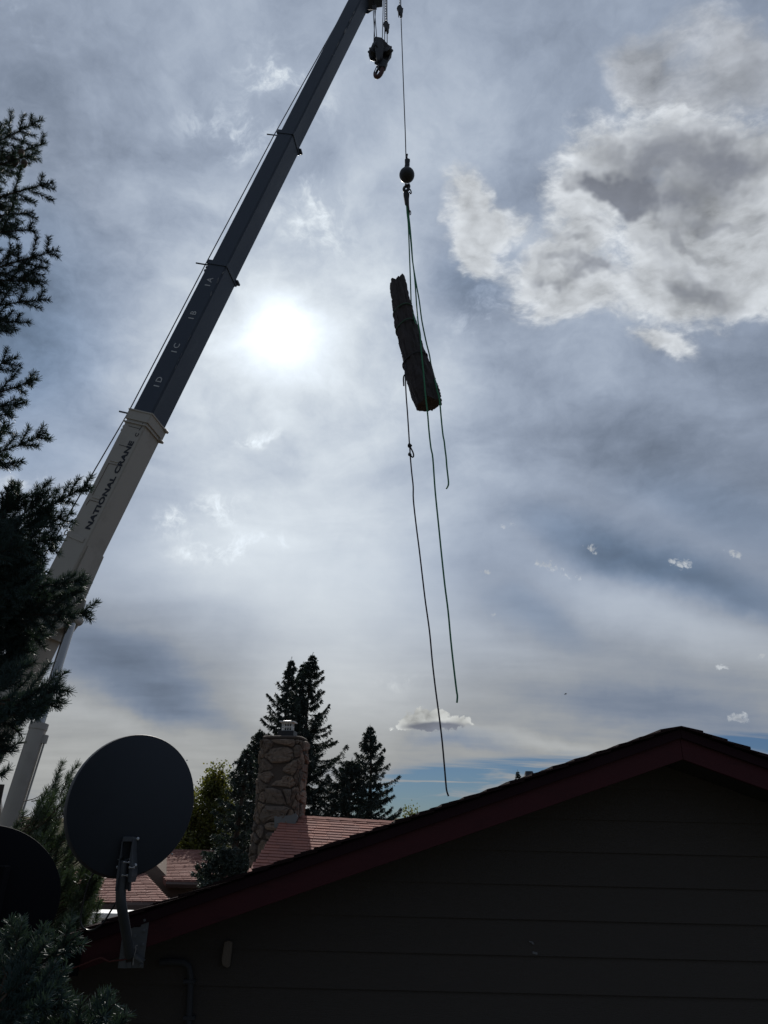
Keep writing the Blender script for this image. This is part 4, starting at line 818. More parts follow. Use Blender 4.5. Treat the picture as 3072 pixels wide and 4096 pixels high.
# shingles one by one; alike pieces share one mesh
ex = 0.135; tabs = MB(); tabs.hexa([(0, -.02, 0), (1, -.02, 0), (1, ex * 1.25, .004), (0, ex * 1.25, .004), (0, -.02, 0.004), (1, -.02, .004), (1, ex * 1.25, .017), (0, ex * 1.25, .017)])
tme = bpy.data.meshes.new('shingle'); tme.from_pydata(tabs.v, [], tabs.f); tme.materials.append(MT['shingle'])
rot = Matrix([[ra[i], dn[i], rn[i]] for i in range(3)]).to_quaternion() if np.linalg.det(np.array([ra, dn, rn]).T) > 0 else Matrix([[ra[i], dn[i], rn[i]] for i in range(3)]).to_quaternion()
flip = np.linalg.det(np.array([ra, dn, rn]).T) < 0
nrow = int(bE / ex); cand = []
for r_ in range(nrow):
    b_ = bE - (r_ + 1) * ex; x_ = rake_a(b_) - 0.03 + rng.uniform(-.012, .012); first = True
    while x_ < aE:
        w_ = 0.30 * (rng.uniform(0.35, 1.0) if first else rng.uniform(0.85, 1.1)); first = False
        cand.append((x_, b_, w_)); x_ += w_ + 0.006
vis = lambda x_, b_: project(RP(x_ + 0.15, b_ + 0.06))
def above_rake(p): return p[1] < 3325 + (1500 - p[0]) * 0.335 + 25
cand.sort(key=lambda q: 0 if above_rake(vis(q[0], q[1])) else 1)
stuff = MB()
for i, (x_, b_, w_) in enumerate(cand):
    up = 0.002 + rng.uniform(0, 0.004); tl_ = rng.uniform(-.003, .003)
    q = [RP(x_ + (w_ if c_ in (1, 2, 5, 6) else 0), b_ + (ex * 1.12 + tl_ if c_ in (2, 3, 6, 7) else -0.02), up + (0.0, 0.0, .006, .006, .004, .004, .021, .021)[c_]) for c_ in range(8)]
    if i < 298 and above_rake(vis(x_, b_)):
        b = MB(); b.hexa(q); part('shingle', b, MT['shingle'], froof)
    else: stuff.hexa(q)
if stuff.v: part('shingles', stuff, MT['shingle'], froof, kind='stuff')
b = MB()
for i in range(17): b.hexa([RP(-0.1 + i * .3, -0.01, .03), RP(.23 + i * .3, -0.01, .022), RP(.23 + i * .3, .11, .02), RP(-.1 + i * .3, .11, .028), RP(-.1 + i * .3, -.01, .038), RP(.23 + i * .3, -.01, .03), RP(.23 + i * .3, .11, .026), RP(-.1 + i * .3, .11, .034)])
part('ridge_cap', b, MT['shingle'], froof)
wl = [RP(rake_a(0) + 0.35, 0.0, -.13), RP(rake_a(bE) * 0.5 + 0.3, bE - 0.4, -.13)]
b = MB(); gA, gB = RP(0.35, bE - 0.45, -.14), RP(aE - 0.3, bE - 0.45, -.14); gA2, gB2 = rl + ra * .35 + bk * (bE - .45), rl + ra * (aE - .3) + bk * (bE - .45)
b.hexa([(gA[0], gA[1], 0), (gB[0], gB[1], 0), (gB2[0], gB2[1], 0), (gA2[0], gA2[1], 0), gA, gB, gB2 - np.array([0, 0, .2]), gA2 - np.array([0, 0, .2])]); part('wall', b, MT['stucco'], fh)
# chimney: tapered rounded shaft dressed with separate fieldstones
yC = 17.0; cT, cB = P(1133, 2950, yC), P(1092, 3480, yC); cz0, cz1 = 0.0, cT[2]
sc_ = 1.0 / FP * (_F @ (cT - EYE))
def chim(z):                                     # centre x, half width, half depth
    t = (z - cB[2]) / (cT[2] - cB[2]); return np.interp(t, [-2, 0, 1], [cB[0] - .10, cB[0], cT[0]]), np.interp(t, [-2, 0, .45, .8, 1], [.56, .475, .47, .485, .455]), np.interp(t, [-2, 0, 1], [.56, .47, .42])
cyaw = R_(-7); ccx, csy = math.cos(cyaw), math.sin(cyaw)
yCC = yC + 0.42
PERIM = 3.4
def csurf(u, z, off=0.0):                        # rounded square section: point and outward normal
    a = 2 * math.pi * (u / PERIM); cx, hw, hd = chim(z); e = 0.42
    ca, sa = math.cos(a), math.sin(a)
    x = math.copysign(abs(ca) ** e, ca); y = math.copysign(abs(sa) ** e, sa)
    x, y = x * hw, y * hd; l = math.hypot(x, y); nx, ny = x / l, y / l
    x, y = x + nx * off, y + ny * off
    return np.array([cx + x * ccx - y * csy, yCC + x * csy + y * ccx, z])
core = MB(); nz, nu = 24, 40
for i in range(nz):
    z = cz1 * i / (nz - 1)
    for j in range(nu): core.v.append(tuple(csurf(PERIM * j / nu, z, -0.012)))
core.f = [(i * nu + j, i * nu + (j + 1) % nu, (i + 1) * nu + (j + 1) % nu, (i + 1) * nu + j) for i in range(nz - 1) for j in range(nu)] + [tuple((nz - 1) * nu + j for j in range(nu))]; core.m = [0] * len(core.f)
chm = part('chimney', core, MT['mortar'], fh, smooth=True)
seeds = []; zlo = 2.55; z = zlo
while z < cz1 - 0.05:
    hrow = rng.uniform(0.20, 0.34); u = rng.uniform(-.1, 0.25)
    while u < PERIM - 0.08:
        wd = rng.choice([0.16, 0.24, 0.34, 0.44]) * rng.uniform(.8, 1.2); seeds.append((u + wd / 2 + rng.uniform(-.04, .04), z + hrow / 2 + rng.uniform(-.16, .16), rng.uniform(0.0, 0.012))); u += wd
    z += hrow
seeds = [s_ for s_ in seeds]
def clip(poly, p, n):                            # keep the side where (x-p).n <= 0
    o_ = []
    for i in range(len(poly)):
        a_, b_ = poly[i], poly[(i + 1) % len(poly)]; da, db = (a_ - p) @ n, (b_ - p) @ n
        if da <= 0: o_.append(a_)
        if da * db < 0: o_.append(a_ + (b_ - a_) * (da / (da - db)))
    return o_
for i, (u, z, _) in enumerate(seeds):
    c_ = np.array([u, z]); poly = [np.array(q) for q in ((u - .4, max(zlo, z - .4)), (u + .4, max(zlo, z - .4)), (u + .4, min(cz1 - .03, z + .4)), (u - .4, min(cz1 - .03, z + .4)))]
    for j, (u2, z2, _) in enumerate(seeds):
        if i == j: continue
        for k_ in (-PERIM, 0, PERIM):
            q = np.array([u2 + k_, z2]); dv = q - c_
            if abs(dv[0]) < 0.8 and abs(dv[1]) < 0.8 and len(poly) > 2: poly = clip(poly, (c_ + q) / 2, dv)
    if len(poly) < 3: continue
    ce = np.mean(poly, axis=0); ring = []
    for k_ in range(len(poly)):
        p, q = poly[k_], poly[(k_ + 1) % len(poly)]; L = np.linalg.norm(q - p)
        m_ = max(1, int(L / 0.05))
        for t in range(m_): ring.append(p + (q - p) * (t / m_))
    if len(ring) < 4: continue
    ring = np.array(ring); ring = (np.roll(ring, 1, 0) + 2 * ring + np.roll(ring, -1, 0)) / 4
    ext = np.linalg.norm(ring - ce, axis=1); ring = ce + (ring - ce) * ((ext - 0.012) / ext * rng.uniform(0.88, 1.04, len(ring)))[:, None]
    n_ = len(ring); hgt = rng.uniform(0.025, 0.085)
    tl2 = rng.uniform(-.16, .16, 2)
    vs = []
    for fac, off in ((1.0, -0.03), (0.98, hgt * 0.55), (0.84, hgt * 0.9), (0.45, hgt)):
        for k_ in range(n_):
            q = ce + (ring[k_] - ce) * fac; o_ = off + (q - ce) @ tl2 * (off > 0) + (rng.normal(0, .011) if off > 0 else 0); vs.append(csurf(q[0], q[1], o_ if off < 0 else max(o_, 0.012)))
    vs.append(csurf(ce[0], ce[1], hgt + rng.normal(0, .006)))
    fs = [(r_ * n_ + k_, r_ * n_ + (k_ + 1) % n_, (r_ + 1) * n_ + (k_ + 1) % n_, (r_ + 1) * n_ + k_) for r_ in range(3) for k_ in range(n_)] + [(3 * n_ + k_, 3 * n_ + (k_ + 1) % n_, 4 * n_) for k_ in range(n_)]
    b = MB(); b.add(vs, fs); part('stone', b, MT['stone'], chm, smooth=(i % 3 == 0))
crown_ = MB()
for z, off in ((cz1 - 0.02, 0.02), (cz1 + 0.02, 0.03), (cz1 + 0.045, 0.0), (cz1 + 0.05, -0.2)): crown_.v += [tuple(csurf(PERIM * j / nu, cz1, off) + np.array([0, 0, z - cz1])) for j in range(nu)]
crown_.f = [(i * nu + j, i * nu + (j + 1) % nu, (i + 1) * nu + (j + 1) % nu, (i + 1) * nu + j) for i in range(3) for j in range(nu)] + [tuple(3 * nu + j for j in range(nu))]; crown_.m = [0] * len(crown_.f)
part('crown', crown_, MT['mortar'], chm, smooth=True)
# flue cap
cxz = P(1150, 2936, yCC); ca_ = np.array([[ccx, csy, 0], [-csy, ccx, 0], [0, 0, 1]]); zc_ = cz1 + 0.05; k1 = sc_
b = MB(); b.box((cxz[0], yCC, zc_ + 0.06), (33 * k1, 33 * k1, 0.075), ca_); part('flue_base', b, MT['black'], fh, bevel=0.004)
cap = MB()
cw = 20 * k1; zb_ = zc_ + 0.135; hc = 34 * k1
for i in range(5):
    for sg in (-1, 1):
        o_ = -cw + 2 * cw * i / 4
        cap.box(np.array((cxz[0], yCC, zb_ + hc / 2)) + ca_[0] * o_ + ca_[1] * sg * cw, (.007, .004, hc / 2), ca_); cap.box(np.array((cxz[0], yCC, zb_ + hc / 2)) + ca_[1] * o_ + ca_[0] * sg * cw, (.004, .007, hc / 2), ca_)
for zq in (0.02, 0.5, 0.98):
    for sg in (-1, 1):
        cap.box(np.array((cxz[0], yCC, zb_ + hc * zq)) + ca_[1] * sg * (cw + .003), (cw, .003, .010), ca_); cap.box(np.array((cxz[0], yCC, zb_ + hc * zq)) + ca_[0] * sg * (cw + .003), (.003, cw, .010), ca_)
part('flue_cage', cap, MT['white'], fh)
b = MB(); b.box((cxz[0], yCC, zb_ + hc + 0.012), (31 * k1, 31 * k1, 0.012), ca_); b.hexa([np.array((cxz[0], yCC, zb_ + hc + 0.024)) + ca_[0] * x + ca_[1] * y for x, y in ((-.14, -.14), (.14, -.14), (.14, .14), (-.14, .14))] + [np.array((cxz[0], yCC, zb_ + hc + 0.05)) + ca_[0] * x + ca_[1] * y for x, y in ((-.05, -.05), (.05, -.05), (.05, .05), (-.05, .05))]); part('flue_lid', b, MT['white'], fh, bevel=0.002)
# flashing
yfl = yC - 0.075
b = MB(); b.prism([P(*zR(x, y), yfl - .03) for x, y in ((385, 1395), (520, 1388), (552, 1370), (570, 1405), (535, 1478), (520, 1484), (385, 1484))], (0, 0.05, 0)); part('flashing', b, MT['flash'], fh)
b = MB()
for i in range(4): b.prism([P(*zR(545 + i * 13, 1345 - i * 13 + 10), yfl + 0.10 + .16 * i), P(*zR(560 + i * 13, 1330 - i * 12), yfl + .12 + .16 * i), P(*zR(566 + i * 11, 1402), yfl + .12 + .16 * i), P(*zR(548 + i * 12, 1402), yfl + .10 + .16 * i)], (0.012, 0.14, 0))
part('step_flashing', b, MT['white'], fh)

# ------------------------------------------------------------------ far left house with two roofs
lh = thing('low_house', 'tan stucco house with two faded red roofs behind the dish mast', 'house', (-7.5, 27, 0))
def roofplane(pl3):
    p0, p1, p2 = [np.asarray(q, float) for q in pl3]; n = nrm(np.cross(p1 - p0, p2 - p0)); n = n if n[2] > 0 else -n
    def f(x, y, up=0.0):
        d = ray(x, y); t = ((p0 - EYE) @ n) / (d @ n); return EYE + d * t + n * up
    return f, n
def far_roof(name, ridge, eave, poly, ex_):
    f, n = roofplane((P(*ridge[0]), P(*ridge[1]), P(*eave)))
    b = MB(); b.prism([f(*q) for q in poly], -n * 0.18); ro = part(name, b, MT['shingle_far'], lh)
    al = nrm(P(*ridge[1]) - P(*ridge[0])); down = np.cross(n, al); down = down if down[2] < 0 else -down
    pts = [f(*q) for q in poly]; o0 = pts[0]; uv = [np.array([(q - o0) @ al, (q - o0) @ down]) for q in pts]
    vmin, vmax = min(q[1] for q in uv), max(q[1] for q in uv); tb = MB(); v = vmin + ex_ * .1
    while v < vmax - ex_ * .3:
        xs_ = []
        for i in range(len(uv)):
            a_, b_ = uv[i], uv[(i + 1) % len(uv)]
            if (a_[1] - v - ex_ / 2) * (b_[1] - v - ex_ / 2) < 0: xs_.append(a_[0] + (b_[0] - a_[0]) * (v + ex_ / 2 - a_[1]) / (b_[1] - a_[1]))
        if len(xs_) >= 2:
            x_, x1 = min(xs_), max(xs_)
            while x_ < x1:
                w_ = min(rng.uniform(.26, .36), x1 - x_); up = 0.012 + rng.uniform(0, .012)
                q = lambda a_, b_, u_: o0 + al * a_ + down * b_ + n * u_
                tb.hexa([q(x_, v, .004), q(x_ + w_ - .012, v, .004), q(x_ + w_ - .012, v + ex_, .004), q(x_, v + ex_, .004), q(x_, v, .008), q(x_ + w_ - .012, v, .008), q(x_ + w_ - .012, v + ex_, .012 + up), q(x_, v + ex_, .012 + up)]); x_ += w_
        v += ex_
    part('shingles', tb, MT['shingle_far'], ro, kind='stuff')
    return f, n
fU, nU = far_roof('upper_roof', ((560, 3396, 29), (1000, 3402, 29.0)), (664, 3523, 25.6), [(572, 3397), (1040, 3404), (1040, 3530), (664, 3523)], 0.155)
fB, nB = far_roof('lower_roof', ((400, 3488, 25.8), (583, 3490, 25.8)), (395, 3611, 22.8), [(300, 3486), (578, 3490), (683, 3606), (300, 3612)], 0.155)
b = MB(); p = fU(640, 3520), fU(1040, 3529); yb = p[0][1] + 0.35
b.prism([(P(560, 3478, yb)[0], yb, 0), (P(1060, 3530, yb)[0], yb, 0), (P(1060, 3530, yb)[0], yb, fU(1060, 3529)[2] + .02), (P(664, 3523, yb)[0] + .05, yb, p[0][2] + 0.06), (P(580, 3420, yb)[0], yb, P(580, 3415, yb)[2]), (P(560, 3420, yb)[0], yb, P(560, 3415, yb)[2])], (0, 5, 0)); part('wall', b, MT['stucco'], lh)
b = MB(); b.prism([fU(664, 3523, -.02), fU(1040, 3530, -.02), fU(1040, 3535, -.06), fU(664, 3528, -.06)], (0, .04, -.10)); part('gutter', b, MT['stucco_dark'], lh)
b = MB(); e0, e1_ = fB(300, 3612), fB(690, 3606); yb2 = e0[1] + 0.35
b.prism([(e0[0], yb2, 0), (e1_[0] - .2, yb2, 0), (e1_[0] - .2, yb2, e0[2] - .02), (e0[0], yb2, e0[2] - .02)], (0, 2.2, 0)); part('wall', b, MT['stucco_dark'], lh)
b = MB(); b.prism([fB(300, 3611, -.0), fB(683, 3606, -.0), fB(683, 3611, -.05), fB(300, 3617, -.05)], (0, -.03, -.10)); part('gutter', b, MT['stucco_dark'], lh)
# pale topped wall in front of it
gw = thing('garden_wall', 'pale low wall with a bright white top edge behind the dish mast', 'wall', P(430, 3700, 15.0))
q0, q1 = P(330, 3672, 15.0), P(530, 3676, 15.0)
b = MB(); b.hexa([(q0[0], 15, 0), (q1[0], 15, 0), (q1[0], 15.5, 0), (q0[0], 15.5, 0), q0, q1, q1 + np.array([0, .5, 0]), q0 + np.array([0, .5, 0])]); part('wall', b, MT['white'], gw)
b = MB(); b.hexa([q0 + np.array([-.05, -.06, .003]), q1 + np.array([.05, -.06, .003]), q1 + np.array([.05, .56, .003]), q0 + np.array([-.05, .56, .003]), q0 + np.array([-.05, -.06, .09]), q1 + np.array([.05, -.06, .09]), q1 + np.array([.05, .56, .09]), q0 + np.array([-.05, .56, .09])]); part('coping', b, MT['white'], gw, bevel=0.01)

# ------------------------------------------------------------------ vegetation
def tri_needles(B, Dn, L, w):                    # one slim triangle per needle
    n = len(B); s_ = np.cross(Dn, rng.normal(size=(n, 3))); s_ /= np.linalg.norm(s_, axis=1)[:, None] + 1e-9
    V = np.empty((n, 3, 3)); V[:, 0] = B - s_ * (w / 2); V[:, 1] = B + s_ * (w / 2); V[:, 2] = B + Dn * L[:, None]
    return V.reshape(-1, 3)
def blade_needles(B, Dn, L, w):                  # a flat strip per needle, for the near tree
    n = len(B); s_ = np.cross(Dn, rng.normal(size=(n, 3))); s_ /= np.linalg.norm(s_, axis=1)[:, None] + 1e-9
    V = np.empty((n, 4, 3)); V[:, 0] = B - s_ * (w / 2); V[:, 1] = B + s_ * (w / 2); V[:, 2] = B + Dn * L[:, None] + s_ * (w * .28); V[:, 3] = B + Dn * L[:, None] - s_ * (w * .28)
    return V.reshape(-1, 3)
def clothe(segs, per_m, L, w, ang=55.0, tipbias=0.6, kind=tri_needles):       # needles all round each twig segment
    out = []
    for p, q in segs:
        d = q - p; l = np.linalg.norm(d)
        if l < 1e-4: continue
        d = d / l; n = max(3, int(l * per_m)); t = rng.uniform(0, 1, n)
        r = rng.normal(size=(n, 3)); r -= np.outer(r @ d, d); r /= np.linalg.norm(r, axis=1)[:, None]
        a = np.radians(ang + rng.normal(0, 10, n) - 18 * t * tipbias)
        Dn = d[None] * np.cos(a)[:, None] + r * np.sin(a)[:, None]; Dn[:, 2] += 0.10; Dn /= np.linalg.norm(Dn, axis=1)[:, None]
        out.append(kind(p + np.outer(t, d) * l, Dn, L * rng.uniform(.7, 1.1, n), w))
    return np.concatenate(out)
def spray(root, tip, plane_n, side_len, step, levels=2, sag=0.04, start=0.12):
    """a bough: main axis with paired side shoots, each with its own; returns wood lines and twig segments"""
    root, tip = np.asarray(root), np.asarray(tip); L = np.linalg.norm(tip - root); ax = (tip - root) / L
    sd = nrm(np.cross(plane_n, ax)); nn = np.cross(ax, sd); wood, segs = [], []
    m = max(4, int(L / 0.06)); T = np.linspace(0, 1, m)
    bend = rng.normal(0, 0.02) * L
    pts = root + np.outer(T, tip - root) + np.outer(np.sin(T * math.pi), nn * -sag * L + sd * bend)
    wood.append((pts, np.linspace(0.004 + 0.007 * L, 0.002, m)))
    for i in range(m - 1):
        if T[i] > start * 0.5: segs.append((pts[i], pts[i + 1]))
    t = start * L; flip = 1
    while t < L * 0.97:
        f = t / L; base = root + (tip - root) * f + (nn * -sag * L + sd * bend) * math.sin(f * math.pi)
        for sg in (flip, -flip) if rng.uniform() < 0.65 else (flip,):
            l2 = side_len * (0.30 + 0.95 * (1 - f)) * rng.uniform(.65, 1.15)
            l2 = min(l2, (L - t) * 0.9 + 0.05)
            if l2 < 0.03: continue
            d2 = nrm(ax * rng.uniform(.55, .95) + sd * sg * rng.uniform(.7, 1.0) + nn * rng.uniform(-.22, .30) + np.array([0, 0, .22]))
            e = base + d2 * l2 + ax * l2 * 0.12
            if levels > 1 and l2 > 0.18:
                w2, s2_ = spray(base, e, nn * 1.0 + sd * rng.normal(0, .3), l2 * 0.52, step * 0.85, levels - 1, 0.05, 0.30); wood += w2; segs += s2_
            else:
                k_ = max(2, int(l2 / 0.05)); pp = base + np.outer(np.linspace(0, 1, k_ + 1), e - base); wood.append((pp, np.linspace(.0028, .0016, k_ + 1))); segs += [(pp[i], pp[i + 1]) for i in range(k_)]
        flip = -flip; t += step * rng.uniform(.7, 1.3)
    return wood, segs
def wood_mesh(wood, n=4):
    b = MB()
    for pts, r in wood: b.tube(pts, r, n, caps=False)
    return b
def tris(V): return np.arange(len(V)).reshape(-1, 3)

# the near blue spruce, reaching into the frame from the left
TX, TY = -3.0, 3.55
spr = thing('blue_spruce', 'near blue spruce whose boughs reach in along the left edge', 'tree', (TX, TY, 0))
b = MB(); b.tube([(TX, TY, z) for z in np.linspace(0, 9.3, 20)], np.linspace(0.19, 0.02, 20), 12); part('trunk', b, MT['trunk'], spr, smooth=True)
def bough(tip, root_px, Y, side, n_per=1600, levels=2, step=0.055, tiltn=0.0, needle_l=0.033):
    t_, r_ = P(*tip, Y), P(*root_px, Y + rng.uniform(-.15, .25))
    vd = nrm(ray(*tip)); pn = nrm(-vd * 0.8 + np.array([0.05 + rng.normal(0, .15), rng.normal(0, .12), 0.55 + tiltn * .5]) * (1 if vd[2] < 0.55 else -1))
    wood, segs = spray(r_, t_, pn, side, step, levels)
    # a limb back to the trunk
    back = np.array([TX, TY, r_[2] - 0.25 * abs(r_[0] - TX)]); mid = (back + r_) / 2 + np.array([0, 0, -.05])
    limb = smoothline([back, mid, r_], 5); b = wood_mesh(wood); b.tube(limb, np.linspace(0.026, 0.009, len(limb)), 6)
    o_ = part('branch', b, MT['twig'], spr, smooth=True)
    V = clothe(segs, n_per, needle_l, 0.0030, 58.0, kind=blade_needles); np_mesh('needles', V, np.arange(len(V)).reshape(-1, 4), MT['needle'], o_)
up = [  # tip, root, distance, side-shoot length
    ((168, 476), (-150, 640), 3.4, .26), ((180, 572), (-170, 700), 3.5, .24), ((147, 612), (-160, 720), 3.3, .18), ((28, 486), (-60, 700), 3.5, .18),
    ((211, 730), (-190, 860), 3.4, .30), ((132, 850), (-200, 900), 3.5, .26), ((124, 918), (-210, 960), 3.3, .22), ((60, 800), (-200, 880), 3.6, .22),
    ((229, 1000), (-150, 1120), 3.4, .27), ((184, 1128), (-200, 1130), 3.5, .20), ((70, 990), (-80, 1180), 3.5, .16),
    ((195, 1198), (-180, 1260), 3.4, .22), ((118, 1290), (-200, 1270), 3.5, .22), ((26, 1325), (-200, 1300), 3.4, .16),
    ((72, 1425), (-180, 1540), 3.4, .20), ((150, 1514), (-170, 1600), 3.4, .22), ((108, 1610), (-190, 1640), 3.5, .18), ((46, 1655), (-200, 1680), 3.4, .15),
    ((184, 1730), (-160, 1830), 3.4, .24), ((90, 1845), (-190, 1880), 3.5, .18), ((40, 1700), (-160, 1830), 3.5, .16)]
for t_, r_, Y, sd_ in up: bough(t_, r_, Y, sd_ * 0.80, step=0.088)
low = [((352, 1938), (-120, 2170), 3.5, .25), ((290, 2052), (-150, 2160), 3.6, .20), ((245, 2145), (-160, 2230), 3.5, .20), ((226, 2190), (-200, 2260), 3.6, .22), ((90, 1980), (-160, 2280), 3.6, .26),
       ((196, 2290), (-180, 2300), 3.5, .22), ((352, 2318), (-140, 2330), 3.4, .16), ((330, 2368), (-160, 2420), 3.5, .18), ((366, 2450), (-140, 2420), 3.4, .20), ((280, 2400), (-180, 2360), 3.6, .26),
       ((215, 2500), (-200, 2420), 3.5, .28), ((100, 2606), (-160, 2460), 3.5, .24), ((170, 2560), (-200, 2440), 3.7, .22), ((40, 2140), (-220, 2260), 3.4, .26), ((60, 2420), (-220, 2380), 3.6, .30), ((120, 2360), (-200, 2420), 3.3, .28),
       ((20, 2060), (-200, 2300), 3.5, .24), ((140, 2250), (-220, 2350), 3.5, .30), ((250, 2742), (-150, 2840), 3.2, .24), ((188, 2832), (-160, 2800), 3.3, .18), ((60, 2700), (-160, 2720), 3.3, .22), ((60, 2900), (-150, 2860), 3.3, .20), ((54, 3006), (-140, 3010), 3.2, .12), ((14, 3100), (-120, 3090), 3.2, .10), ((70, 2640), (-200, 2560), 3.6, .22)]
for t_, r_, Y, sd_ in low: bough(t_, r_, Y, sd_, step=0.064)
near = [((306, 3745), (-60, 4040), 2.75, .17), ((200, 3800), (-120, 3990), 2.8, .15), ((246, 3950), (-100, 4080), 2.6, .17), ((286, 4000), (-60, 4150), 2.6, .15), ((160, 4030), (-120, 4130), 2.5, .15), ((460, 4015), (140, 4280), 2.6, .13), ((482, 4092), (160, 4300), 2.6, .12), ((80, 3930), (-180, 4030), 2.8, .17), ((320, 4075), (40, 4290), 2.6, .13), ((60, 4060), (-150, 4170), 2.6, .15)]
for t_, r_, Y, sd_ in near: bough(t_, r_, Y, sd_, tiltn=0.35)
for x, y in ((88, 612), (64, 648), (99, 655), (45, 640)):
    q = P(x, y - 14, 3.4); b = MB(); b.lathe(q, (0.1, 0, -1), [(0, .006), (.008, .016), (.025, .021), (.045, .019), (.062, .012), (.070, .003)], 12); part('cone', b, MT['cone'], spr, smooth=True)

# the rest of its boughs, on the sides turned away from the frame
wood_r, segs_r = [], []
z, az = 9.2, 0.0
while z > 1.6:
    R1 = min(0.35 + (9.3 - z) * 0.30, 1.7)
    for k_ in range(4):
        az += 2.4 + rng.normal(0, .3); d = np.array([math.cos(az), math.sin(az), 0]); l = R1 * rng.uniform(.75, 1.1)
        r_ = np.array([TX, TY, z]); t_ = r_ + d * l + np.array([0, 0, l * rng.uniform(-.25, .05)])
        pts_ = [project(r_ + (t_ - r_) * f + np.array([dx2, 0, 0])) if ((r_ + (t_ - r_) * f - EYE) @ _F) > .3 else (-999, 0) for f in (.4, .7, 1.0) for dx2 in (0, .35)]
        while max(p[0] for p in pts_) > -20 and l > .25:
            l *= .75; t_ = r_ + d * l; pts_ = [project(r_ + (t_ - r_) * f + np.array([dx2, 0, 0])) if ((r_ + (t_ - r_) * f - EYE) @ _F) > .3 else (-999, 0) for f in (.4, .7, 1.0) for dx2 in (0, .30)]
        if max(p[0] for p in pts_) > -20: continue
        w_, s_ = spray(r_, t_, np.array([0, 0, 1.0]), min(.42 * l, .5), .15, 2, .08, .25); wood_r += w_; segs_r += s_
    z -= 0.34
part('branches', wood_mesh(wood_r, 3), MT['twig'], spr)
V = clothe(segs_r, 480, 0.032, 0.0055, 58.0, kind=blade_needles); np_mesh('needles', V, np.arange(len(V)).reshape(-1, 4), MT['needle'], spr)

# pine behind the dishes
pine = thing('pine', 'bushy long needled pine with upright shoots behind the dish', 'tree', (-3.55, 7.2, 0))
b = MB(); b.tube([(-3.55, 7.2, z) for z in np.linspace(0, 4.6, 10)], np.linspace(0.12, 0.03, 10), 10); part('trunk', b, MT['trunk'], pine, smooth=True)
psil = [(55, 3330), (90, 3240), (130, 3290), (165, 3200), (190, 3160), (228, 3110), (255, 3045), (285, 3120), (318, 3050), (340, 3140), (365, 3230), (395, 3330), (405, 3430), (410, 3520), (385, 3600)]
wood, segs = [], []
def pshoot(e, l, d):
    s0_ = e - d * l; k_ = 4; pp = s0_ + np.outer(np.linspace(0, 1, k_ + 1), e - s0_); wood.append((pp, np.linspace(.004, .002, k_ + 1))); segs.extend((pp[i], pp[i + 1]) for i in range(k_)); return s0_
tip_px = [(x + rng.normal(0, 6), y + rng.uniform(0, 15)) for x, y in psil]
for _ in range(360):
    x = rng.uniform(-60, 405); top = np.interp(x, [-60, 55, 90, 130, 190, 255, 318, 365, 410], [3330, 3300, 3250, 3270, 3170, 3075, 3075, 3220, 3430]); bot = np.interp(x, [-60, 300, 410], [3760, 3740, 3600])
    tip_px.append((x, top + (bot - top) * rng.uniform(0, 1) ** 0.9))
for i, (x, y) in enumerate(tip_px):
    Y = 7.2 + rng.uniform(-.8, .9) * (0.6 if i < len(psil) else 1)
    e = P(x, y, Y); out_ = np.array([e[0] + 3.55, e[1] - 7.2, 0]); d = nrm(np.array([out_[0] * .35 + rng.normal(0, .22), out_[1] * .25 + rng.normal(0, .22), 1.0 if y < 3500 else .7])); l = rng.uniform(.14, .26)
    s0_ = pshoot(e, l, d)
    hub = np.array([-3.55 + out_[0] * .45, 7.2 + out_[1] * .45, s0_[2] - .18]); wood.append((smoothline([hub, (hub + s0_) / 2 - np.array([0, 0, .05]), s0_], 3), np.linspace(.006, .003, 7)))
part('branches', wood_mesh(wood, 3), MT['twig'], pine)
V = clothe(segs, 1100, 0.062, 0.0038, 56.0, kind=blade_needles); np_mesh('needles', V, np.arange(len(V)).reshape(-1, 4), MT['needle_pine'], pine)

